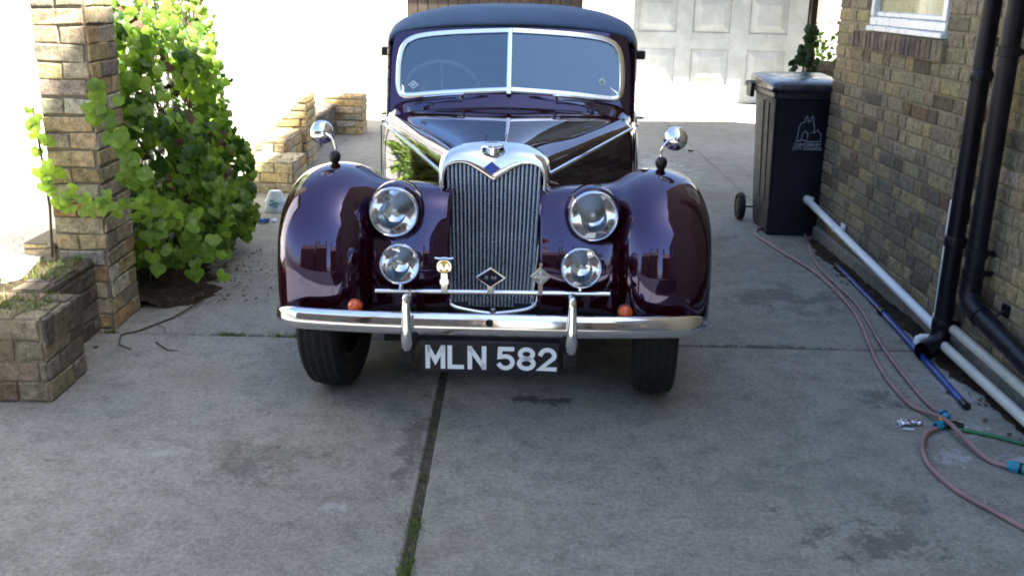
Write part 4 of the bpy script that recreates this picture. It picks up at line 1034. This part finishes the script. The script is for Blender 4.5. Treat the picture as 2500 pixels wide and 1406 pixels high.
g = B(); g.box(-.48, .48, 3.74, 3.76, 1.15, 1.33, ch=.01); 
rwp = spl([(-.36, 1.14), (-.36, 1.24), (-.31, 1.30), (-.15, 1.315), (0, 1.318), (.15, 1.315), (.31, 1.30), (.36, 1.24), (.36, 1.14)], 50)
g = B(); g.tube([(p.x, 3.62-(p.y-1.14)*.2, p.y) for p in rwp]+[(0, 3.62, 1.14), (-.36, 3.62, 1.14)], .007, 8); rwf = g.obj('rear_window_frame', 'cream', hood)
g = B(); g.add([(p.x, 3.635-(p.y-1.14)*.2, p.y) for p in rwp], [tuple(range(len(rwp)))])
o = g.obj('rear_window', 'sticker', rwf, smooth=0)
a = N('rear_window_daylight'); a.pbr((.10, .12, .15), .1); o.data.materials.clear(); o.data.materials.append(a.m)
# side windows and the small black blocks on the doors
for s_ in (-1, 1):
    g = B(); g.add([(s_*.625, 1.85, .95), (s_*.69, 2.75, .945), (s_*.69, 2.75, 1.25), (s_*.655, 2.05, 1.32), (s_*.62, 1.93, 1.32)], [(0, 1, 2, 3, 4)]); sw = g.obj('side_window', 'glass', car, smooth=0)
    g = B(); g.tube([(s_*.628, 1.82, .95), (s_*.628, 1.93, 1.33)], .014, 8); g.tube([(s_*.628, 1.93, 1.325), (s_*.68, 2.4, 1.31), (s_*.69, 2.8, 1.25)], .012, 8); g.obj('window_frame', 'paint', sw)
    g = B(); g.box(min(s_*.650, s_*.715), max(s_*.650, s_*.715), 2.16, 2.24, 1.242, 1.288, ch=.005); g.box(min(s_*.64, s_*.665), max(s_*.64, s_*.665), 2.12, 2.28, 1.0, 1.33, ch=.005); g.obj('window_bracket', 'blackplastic', sw)
# interior
g = B(); g.grid(loft([[(-.58, 1.82, .80), (0, 1.78, .80), (.58, 1.82, .80)], [(-.58, 1.80, .98), (0, 1.76, 1.02), (.58, 1.80, .98)], [(-.56, 1.74, 1.03), (0, 1.70, 1.08), (.56, 1.74, 1.03)]], 12, 8)); g.obj('dashboard', 'wood', car, thick=.01)
g = B(); 
t0 = [(-.36+.20*cos(k*2*pi/40), 1.98-.20*sin(k*2*pi/40)*.45, 1.06+.20*sin(k*2*pi/40)*.88) for k in range(41)]
g.tube(t0, .010, 10, cap=False)
for k in range(3):
    t = pi/2+k*2*pi/3; g.tube([(-.36, 1.99, 1.055), (-.36+.19*cos(t), 1.98-.19*sin(t)*.45, 1.06+.19*sin(t)*.88)], .006, 6)
g.lathe([(0, 0), (.03, .003), (.03, .02)], (-.36, 1.97, 1.05), (0, .88, .45), 16); g.tube([(-.36, 1.99, 1.05), (-.36, 1.6, .85)], .018, 8)
g.obj('steering_wheel', 'cream', car)
for s_ in (-1, 1):
    g = B(); g.box(s_*.31-.25, s_*.31+.25, 2.55, 2.70, .60, 1.12, ch=.05); g.box(s_*.31-.25, s_*.31+.25, 2.15, 2.6, .56, .72, ch=.04); g.obj('seat', 'leather', car)
g = B(); g.box(-.58, .58, 3.35, 3.5, .6, 1.10, ch=.05); g.obj('rear_seat', 'leather', car)
g = B(); g.box(-.055, .055, 1.86, 1.872, 1.345, 1.38, ch=.004); g.tube([(0, 1.86, 1.36), (0, 1.80, 1.41)], .004, 6); g.obj('interior_mirror', 'blackplastic', car)
# grille ----------------------------------------------------------
GX = -.012
def gs(z): return .40+.125*(z-.36)/.6      # rake of the grille front
outer = [(.165, .372), (.178, .43), (.192, .56), (.203, .70), (.212, .84), (.2155, .90), (.208, .945), (.180, .972), (.13, .986), (.08, .987), (.04, .978), (.0, .966)]
back = [(.178, .372), (.190, .43), (.203, .56), (.212, .70), (.220, .84), (.224, .905), (.212, .952), (.182, .982), (.135, 1.001), (.08, 1.011), (.04, 1.014), (.0, 1.015)]
inner = [(.158, .43), (.163, .48), (.174, .58), (.184, .70), (.194, .84), (.1955, .885), (.184, .922), (.150, .938), (.11, .936), (.075, .920), (.040, .898), (.0, .872)]
def sym(pts, f): return [(-u+GX, f(z, u), z) for u, z in pts]+[(u+GX, f(z, u), z) for u, z in reversed(pts[:-1])]
oS, bS, iS = (spl(p, 40) for p in (outer, back, inner))
lip = [(a.x*.75+b.x*.25, a.y*.75+b.y*.25) for a, b in zip(oS, iS)]
lip2 = [(a.x*.15+b.x*.85, a.y*.15+b.y*.85) for a, b in zip(oS, iS)]
oS, bS, iS = ([tuple(p) for p in q] for q in (oS, bS, iS))
secs_ = [sym(bS, lambda z, u: .615), sym([((a[0]+b[0])/2+.001, (a[1]+b[1])/2+.004) for a, b in zip(bS, oS)], lambda z, u: gs(z)+.055), sym(oS, lambda z, u: gs(z)+.018), sym(lip, lambda z, u: gs(z)+.004), sym(lip2, lambda z, u: gs(z)+.000), sym(iS, lambda z, u: gs(z)+.006), sym(iS, lambda z, u: gs(z)+.05)]
g = B(); cols_ = [spl([secs_[i][k] for i in range(7)], 30) for k in range(len(secs_[0]))]
g.grid([[cols_[k][i] for k in range(len(cols_))] for i in range(30)])
shell = g.obj('grille_shell', 'chrome', car, smooth=50)
g = B(); nsl = 23
for k in range(nsl):
    u = -.182+.364*k/(nsl-1)
    # top of the opening at this u
    def lim(pts, a_):
        for (u0, z0), (u1, z1) in zip(pts[:-1], pts[1:]):
            if min(u0, u1) <= a_ <= max(u0, u1): return z0+(z1-z0)*(a_-u0)/(u1-u0+1e-9)
        return None
    a_ = abs(u); zt = lim(iS[20:], a_) or .88; zt = min(zt, .935) if zt else .88
    zb = .385 if a_ < .10 else .40
    tp = u; sc_b = .86
    g.tube([(tp*sc_b+GX, gs(zb)+.020, zb), (tp*(sc_b+1)/2+GX, gs(.65)+.020, .65), (tp+GX, gs(zt)+.020, zt+.008)], .0066, 10)
sl_ = g.obj('grille_slats', 'slats', shell)
g = B(); g.add([(-.19+GX, gs(.95)+.035, .95), (.19+GX, gs(.95)+.035, .95), (.16+GX, gs(.38)+.035, .375), (-.16+GX, gs(.38)+.035, .375)], [(0, 1, 2, 3)]); g.obj('grille_core', 'core', shell, smooth=0)
g = B(); bp = spl([(-.182, .44), (-.176, .41), (-.150, .388), (-.09, .374), (-.03, .366), (0, .364), (.03, .366), (.09, .374), (.150, .388), (.176, .41), (.182, .44)], 40)
g.tube([(p.x+GX+.004, gs(p.y)-.002, p.y) for p in bp], .0085, 10); g.lathe([(0, -.014), (.012, -.012), (.015, 0), (.012, .012)], (-.004, gs(.372)-.004, .374), (0, 1, 0), 16); g.obj('grille_foot_bar', 'chrome', shell)
g = B(); g.lathe([(.026, -.04), (.027, -.005), (.041, -.003), (.0445, .001), (.0435, .006), (.037, .0095), (.020, .012), (0, .0125)], (-.019, .572, 1.004), (0, -.05, 1), 32); g.obj('radiator_cap', 'chrome', shell)
def diamond(name, u, y, z, w, h, mat, parent, t=.006, rim='chrome', tilt=.2):
    g = B(); 
    pts = [(w, 0), (0, h), (-w, 0), (0, -h)]
    g.add([(a_, tilt*b_, b_) for a_, b_ in pts]+[(a_*.93, tilt*b_-t, b_*.93) for a_, b_ in pts], [(0, 1, 5, 4), (1, 2, 6, 5), (2, 3, 7, 6), (3, 0, 4, 7), (0, 1, 2, 3), (4, 5, 6, 7)])
    o = g.obj(name, rim, parent, smooth=0); o.location = (u, y, z)
    g = B(); g.add([(a_*.86, tilt*b_-t-.0008, b_*.86) for a_, b_ in pts], [(0, 1, 2, 3)]); g.obj('enamel', mat, o, smooth=0); return o
dm = diamond('radiator_badge', -.019, gs(.93)-.010, .926, .034, .026, 'badgeblue', shell, .006, 'badgeblue')
# bumper ----------------------------------------------------------
def bplan(u): return .004+.075*(abs(u)/.79)**2.8
prof = spl([(.030, .048), (.016, .046), (.008, .038), (.0, .010), (-.002, -.010), (.004, -.028), (.016, -.040), (.030, -.043)], 22)
g = B(); rows = []
for k in range(81):
    u = -.79+1.58*k/80; e = max(0, (abs(u)-.70)/.09); h = (1-.42*e**2.2)*.93
    rows.append([(u, bplan(u)+p.x*h+(.035*e*e), .4395-.008*(abs(u)/.79)**2+p.y*h) for p in prof])
g.grid(rows); bump_ = g.obj('bumper', 'chrome', car, smooth=60, thick=.002)
g = B(); g.lathe([(0, 0), (.0135, 0), (.0145, .006)], (.004, .0008, .457), (0, 1, .15), 20); g.obj('crank_hole', 'black_under', bump_)
for s_ in (-1, 1):
    g = B(); g.lathe([(0, .128), (.009, .124), (.014, .112), (.015, .09), (.0165, .04), (.0195, -.0), (.022, -.035), (.0215, -.055), (.017, -.075), (.012, -.084), (0, -.086)], (s_*.294+.004, -.016, .440), (0, 0, 1), 24)
    g.obj('overrider', 'chrome', bump_)
    g = B(); g.box(s_*.294-.022, s_*.294+.026, -.014, .05, .300, .352, ch=.005); g.tube([(s_*.28, .03, .36), (s_*.28, .5, .36)], .02, 8); g.obj('bumper_bracket', 'black_under', bump_)
# number plate
g = B(); g.box(-.242, .258, .020, .030, .258, .382, ch=.003); pl_ = g.obj('number_plate', 'plateblack', car)
def glyph(parts, x, w, h, st, parent):
    """parts: polylines in a unit box, drawn as mitred flat strokes"""
    b = B()
    for pl2 in parts:
        P = [Vector((x+a_*(w-st)+st/2, .2745+c_*(h-st)+st/2)) for a_, c_ in pl2]; n_ = len(P); closed = (P[0]-P[-1]).length < 1e-6
        if closed: P = P[:-1]; n_ -= 1
        L_, R_ = [], []
        for i in range(n_):
            pv = P[i-1] if (i > 0 or closed) else None; nx_ = P[(i+1) % n_] if (i < n_-1 or closed) else None
            d1 = (P[i]-pv).normalized() if pv is not None else None; d2 = (nx_-P[i]).normalized() if nx_ is not None else None
            if d1 is None: d1 = d2
            if d2 is None: d2 = d1
            n1 = Vector((-d1.y, d1.x)); n2 = Vector((-d2.y, d2.x)); m = (n1+n2)
            m = m.normalized() if m.length > .2 else n1; k = st/2/max(.45, m.dot(n1))
            q = P[i]
            if not closed and i == 0: q = q-d2*st*.5
            if not closed and i == n_-1: q = q+d1*st*.5
            L_.append(q+m*k); R_.append(q-m*k)
        m_ = n_ if closed else n_-1
        vs = [(p.x, .0185, p.y) for p in L_]+[(p.x, .0185, p.y) for p in R_]
        b.add(vs, [(i, (i+1) % n_, n_+(i+1) % n_, n_+i) for i in range(m_)])
    return b.obj('character', 'platewhite', parent, smooth=0, thick=.0)
def arc(cx_, cy_, rx, ry, a0, a1, n_=10): return [(cx_+rx*cos(radians(a0+(a1-a0)*k/n_)), cy_+ry*sin(radians(a0+(a1-a0)*k/n_))) for k in range(n_+1)]
eight = arc(.5, .76, .44, .24, -90, 270, 22); eight2 = arc(.5, .26, .5, .26, -90, 270, 22)
CH = [('M', [[(0, -.0), (0, 1)], [(1, 0), (1, 1)], [(.04, .97), (.5, .30), (.96, .97)]]), ('L', [[(0, 1), (0, 0), (1, 0)]]), ('N', [[(0, 0), (0, 1)], [(1, 0), (1, 1)], [(.04, .96), (.96, .04)]]),
      ('5', [[(.95, 1), (.10, 1), (.06, .58)]+arc(.5, .31, .5, .31, 105, -150, 14)]), ('8', [eight, eight2]), ('2', [arc(.5, .70, .48, .30, 165, -25, 12)+[(.02, 0), (1, 0)]])]
xs = [(-.228, .072), (-.148, .060), (-.075, .068), (.030, .066), (.104, .068), (.180, .068)]
for (nm, parts), (x, w) in zip(CH, xs): glyph(parts, x, w, .090, .0165, pl_)
# badge bar and lamps
BY = .12
g = B(); g.tube([(-.420, BY, .533), (.436, BY, .5415)], .0085, 14)
g.lathe([(0, -.004), (.0075, -.002), (.0085, 0)], (-.420, BY, .533), (1, 0, 0), 14)
bar = g.obj('badge_bar', 'chrome', car)
g = B()
for s_ in (-1, 1): g.tube([(s_*.294, BY, .537), (s_*.294, .05, .50), (s_*.294, .01, .46)], .008, 8)
g.obj('bar_bracket', 'chrome', bar)
def lamp(name, u, y, z, R_, depth, bodymat, tilt=0., rimmat='chrome', nac=None):
    root = bpy.data.objects.new(name, None); COL.objects.link(root); root.parent = car; root.location = (u, y, z); root.rotation_euler = (radians(tilt), 0, 0)
    g = B(); g.lathe([(R_*.97, .004), (R_*1.0, .015), (R_*.985, depth*.25), (R_*.9, depth*.5), (R_*.65, depth*.8), (R_*.3, depth*.97), (0, depth)] if nac is None else nac, (0, 0, 0), (0, 1, 0), 48); g.obj('lamp_shell', bodymat, root, smooth=60)
    g = B(); g.lathe([(R_*.90, -.001), (R_*.925, -.009), (R_*.965, -.012), (R_*1.01, -.006), (R_*1.03, .006), (R_*1.01, .016)], (0, 0, 0), (0, 1, 0), 64); g.obj('lamp_rim', rimmat, root, smooth=60)
    g = B(); pr__ = [(R_*.90*t, R_*.62-R_*.60*t*t) for t in [k/14 for k in range(15)]]; g.lathe(pr__, (0, 0, 0), (0, 1, 0), 48); g.obj('reflector', 'reflector', root, smooth=60)
    g = B(); pr__ = [(R_*.905*t, -.020*(R_/.09)*(1-t*t)-.001) for t in [k/12 for k in range(13)]]; g.lathe(pr__, (0, 0, 0), (0, 1, 0), 48); g.obj('lens', 'lens', root, smooth=60)
    g = B(); g.lathe([(0, -.0), (R_*.09, .004), (R_*.10, .02), (R_*.06, R_*.5)], (0, R_*.22, 0), (0, 1, 0), 16); g.obj('bulb', 'platewhite', root)
    return root
for s_ in (-1, 1):
    lamp('headlamp', s_*.374, .285, .791, .0925, .3, 'paint', -3, nac=[(.088, .012), (.100, .022), (.107, .05), (.108, .09), (.102, .16), (.088, .25), (.062, .36), (.03, .45), (0, .48)])
    lp = lamp('spot_lamp', s_*.3285, .105, .640, .0735, .10, 'chrome', -2)
    g = B(); g.tube([(0, .035, -.06), (0, .03, -.085), (0, .015, -.105)], .007, 8); g.obj('lamp_stem', 'chrome', lp)
# indicators
for s_ in (-1, 1):
    root = bpy.data.objects.new('indicator', None); COL.objects.link(root); root.parent = car; root.location = (s_*.491, .080, .484)
    g = B(); g.lathe([(0, -.026), (.012, -.024), (.021, -.017), (.0265, -.006), (.0275, .006), (.026, .012)], (0, 0, 0), (0, 1, 0), 32)
    for r in (.010, .018): g.lathe([(r-.001, -.0265+r*.35), (r, -.0285+r*.35), (r+.001, -.0265+r*.35)], (0, 0, 0), (0, 1, 0), 32)
    g.obj('lens', 'orange', root, smooth=60)
    g = B(); g.lathe([(.0285, .004), (.030, .010), (.028, .02), (.015, .03), (0, .031)], (0, 0, 0), (0, 1, 0), 32); g.tube([(0, .012, -.02), (0, .010, -.032), (0, .0, -.04)], .009, 8); g.obj('lamp_base', 'chrome', root)
# badges on the bar
bg_ = bpy.data.objects.new('club_badge', None); COL.objects.link(bg_); bg_.parent = car; bg_.location = (-.167, BY-.012, .622); bg_['label'] = 'round yellow and chrome badge with AA letters'
g = B(); g.lathe([(0, -.004), (.026, -.003), (.0275, 0), (.026, .004), (0, .005)], (0, 0, .012), (0, 1, 0), 32); g.box(-.012, .012, -.002, .003, -.088, -.014, ch=.001); g.box(-.016, .016, -.003, .003, -.055, -.035, ch=.001)
g.tube([(-.034, 0, .044), (-.018, 0, .041), (0, 0, .044), (.018, 0, .041), (.034, 0, .044)], .004, 8); g.obj('backing', 'chrome', bg_)
g = B(); g.lathe([(0, -.0052), (.0225, -.0048), (.0225, -.003)], (0, 0, .012), (0, 1, 0), 32); g.obj('enamel', 'amberyellow', bg_)
place_text('lettering', 'AA', .034, .0012, 'chrome', bg_, (0, -.0065, .010), (radians(90), 0, 0), .0012)
diam = diamond('marque_badge', .002, BY-.016, .598, .057, .037, 'badgedark', car, .005); diam['label'] = 'dark diamond badge lettered R M'
place_text('lettering', 'R M', .026, .0008, 'chrome', diam, (0, -.007, -.001), (radians(90+11), 0, 0), .0006)
g = B(); g.box(-.012, .012, .0, .006, -.062, -.028, ch=.001); g.obj('clip', 'chrome', diam)
bg2 = bpy.data.objects.new('club_badge', None); COL.objects.link(bg2); bg2.parent = car; bg2.location = (.183, BY-.012, .604); bg2['label'] = 'grey metal eight pointed badge with a raised cross'
g = B(); star = [(.039 if k % 2 == 0 else .027) for k in range(8)]
pts = [(star[k]*sin(k*pi/4), star[k]*cos(k*pi/4)) for k in range(8)]
g.add([(a_, 0, b_) for a_, b_ in pts]+[(a_*.9, -.005, b_*.9) for a_, b_ in pts], [tuple(range(8)), tuple(range(8, 16))]+[(k, (k+1) % 8, 8+(k+1) % 8, 8+k) for k in range(8)])
g.box(-.008, .008, -.001, .003, -.07, -.02, ch=.001); g.box(-.006, .006, -.003, .002, .036, .05, ch=.001)
g.obj('backing', 'dullmetal', bg2, smooth=0)
g = B(); g.box(-.026, .026, -.0075, -.004, -.005, .005, ch=.001); g.box(-.005, .005, -.0078, -.004, -.026, .026, ch=.001); g.lathe([(.014, -.006), (.016, -.0075), (.018, -.006)], (0, 0, 0), (0, 1, 0), 24); g.obj('cross', 'slats', bg2)
# mirrors on the wings
for s_ in (-1, 1):
    mr = bpy.data.objects.new('wing_mirror', None); COL.objects.link(mr); mr.parent = car; mr.location = (s_*.645, .55, .935)
    g = B(); g.lathe([(0, .048), (.014, .045), (.022, .034), (.024, .022), (.020, .008), (.014, -.002), (.018, -.012)], (0, 0, -.005), (0, 0, 1), 24); g.obj('mount_boot', 'blackplastic', mr, smooth=60)
    g = B(); g.tube([tuple(p) for p in spl([(0, 0, .03), (-s_*.004, .0, .052), (s_*.002, .0, .075), (s_*.018, .008, .098), (s_*.042, .012, .112)], 16)], .0048, 8); g.obj('mirror_arm', 'chrome', mr)
    g = B(); ax_ = Vector((-s_*.25, -1, .15)); g.lathe([(0, .020), (.014, .0185), (.030, .012), (.042, .003), (.0475, -.007), (.0475, -.011), (.043, -.012), (0, -.012)], (s_*.052, .022, .110), ax_, 32); g.lathe([(0, .03), (.008, .028), (.01, .018)], (s_*.05, .018, .112), ax_, 12)
    g.obj('mirror_head', 'chrome', mr, smooth=50)
# wheels
def wheel(u, y, steer, front=True):
    w = bpy.data.objects.new('wheel', None); COL.objects.link(w); w.parent = car; w.location = (u, y, .353); w.rotation_euler = (0, 0, radians(steer))
    g = B(); T_ = [(.225, -.060), (.26, -.078), (.30, -.083), (.325, -.079), (.340, -.068)]
    prof = T_+[]
    for k, x in enumerate((-.060, -.048, -.046, -.034, -.032, -.018, -.016, -.002, .002, .016, .018, .032, .034, .046, .048, .060)):
        prof.append((.350-(abs(x)/.06)**2*.006-(.006 if k % 4 in (1, 2) else 0), x))
    prof += [(r, -x) for r, x in reversed(T_)]
    g.lathe(prof, (0, 0, 0), (1, 0, 0), 72); g.obj('tyre', 'rubber', w, smooth=30)
    g = B()
    for sgn in (-1, 1): g.lathe([(.228, sgn*.062), (.215, sgn*.058), (.20, sgn*.03), (.12, sgn*.035), (.10, sgn*.05), (.06, sgn*.058), (0, sgn*.06)], (0, 0, 0), (1, 0, 0), 40)
    g.obj('rim', 'rimpaint', w, smooth=40); return w
wheel(-.655, .56, -4); wheel(.655, .56, -4); wheel(-.66, 3.67, 0); wheel(.66, 3.67, 0)

# unseen terrace added to shade the road, also mirrored in the right wing
h = empty('shade_terrace', (4.2, -12, 0), 'unseen tall brick terrace added behind the camera on the right to shade the road', 'house')
g = B(); g.box(0, 8, 0, 10.2, -.05, 7.6); g.obj('wall', 'farbrick', h, smooth=0)
g = B(); g.prism([(-.2, 7.5), (4, 10.2), (8.2, 7.5)], -.2, 10.4, 1); rf = g.obj('roof', 'rooftile', h, smooth=0)
for y in (.8, 5.0, 9.4):
    g = B(); g.box(1.4, 2.1, y-.4, y+.4, 8.2, 10.4); g.obj('chimney', 'farbrick', rf, smooth=0)
for k in range(3):
    for z in (1.0, 4.0): g = B(); g.box(-.03, .02, 1.2+k*3.2, 2.3+k*3.2, z, z+1.5); g.obj('window', 'windowdark', h, smooth=0)
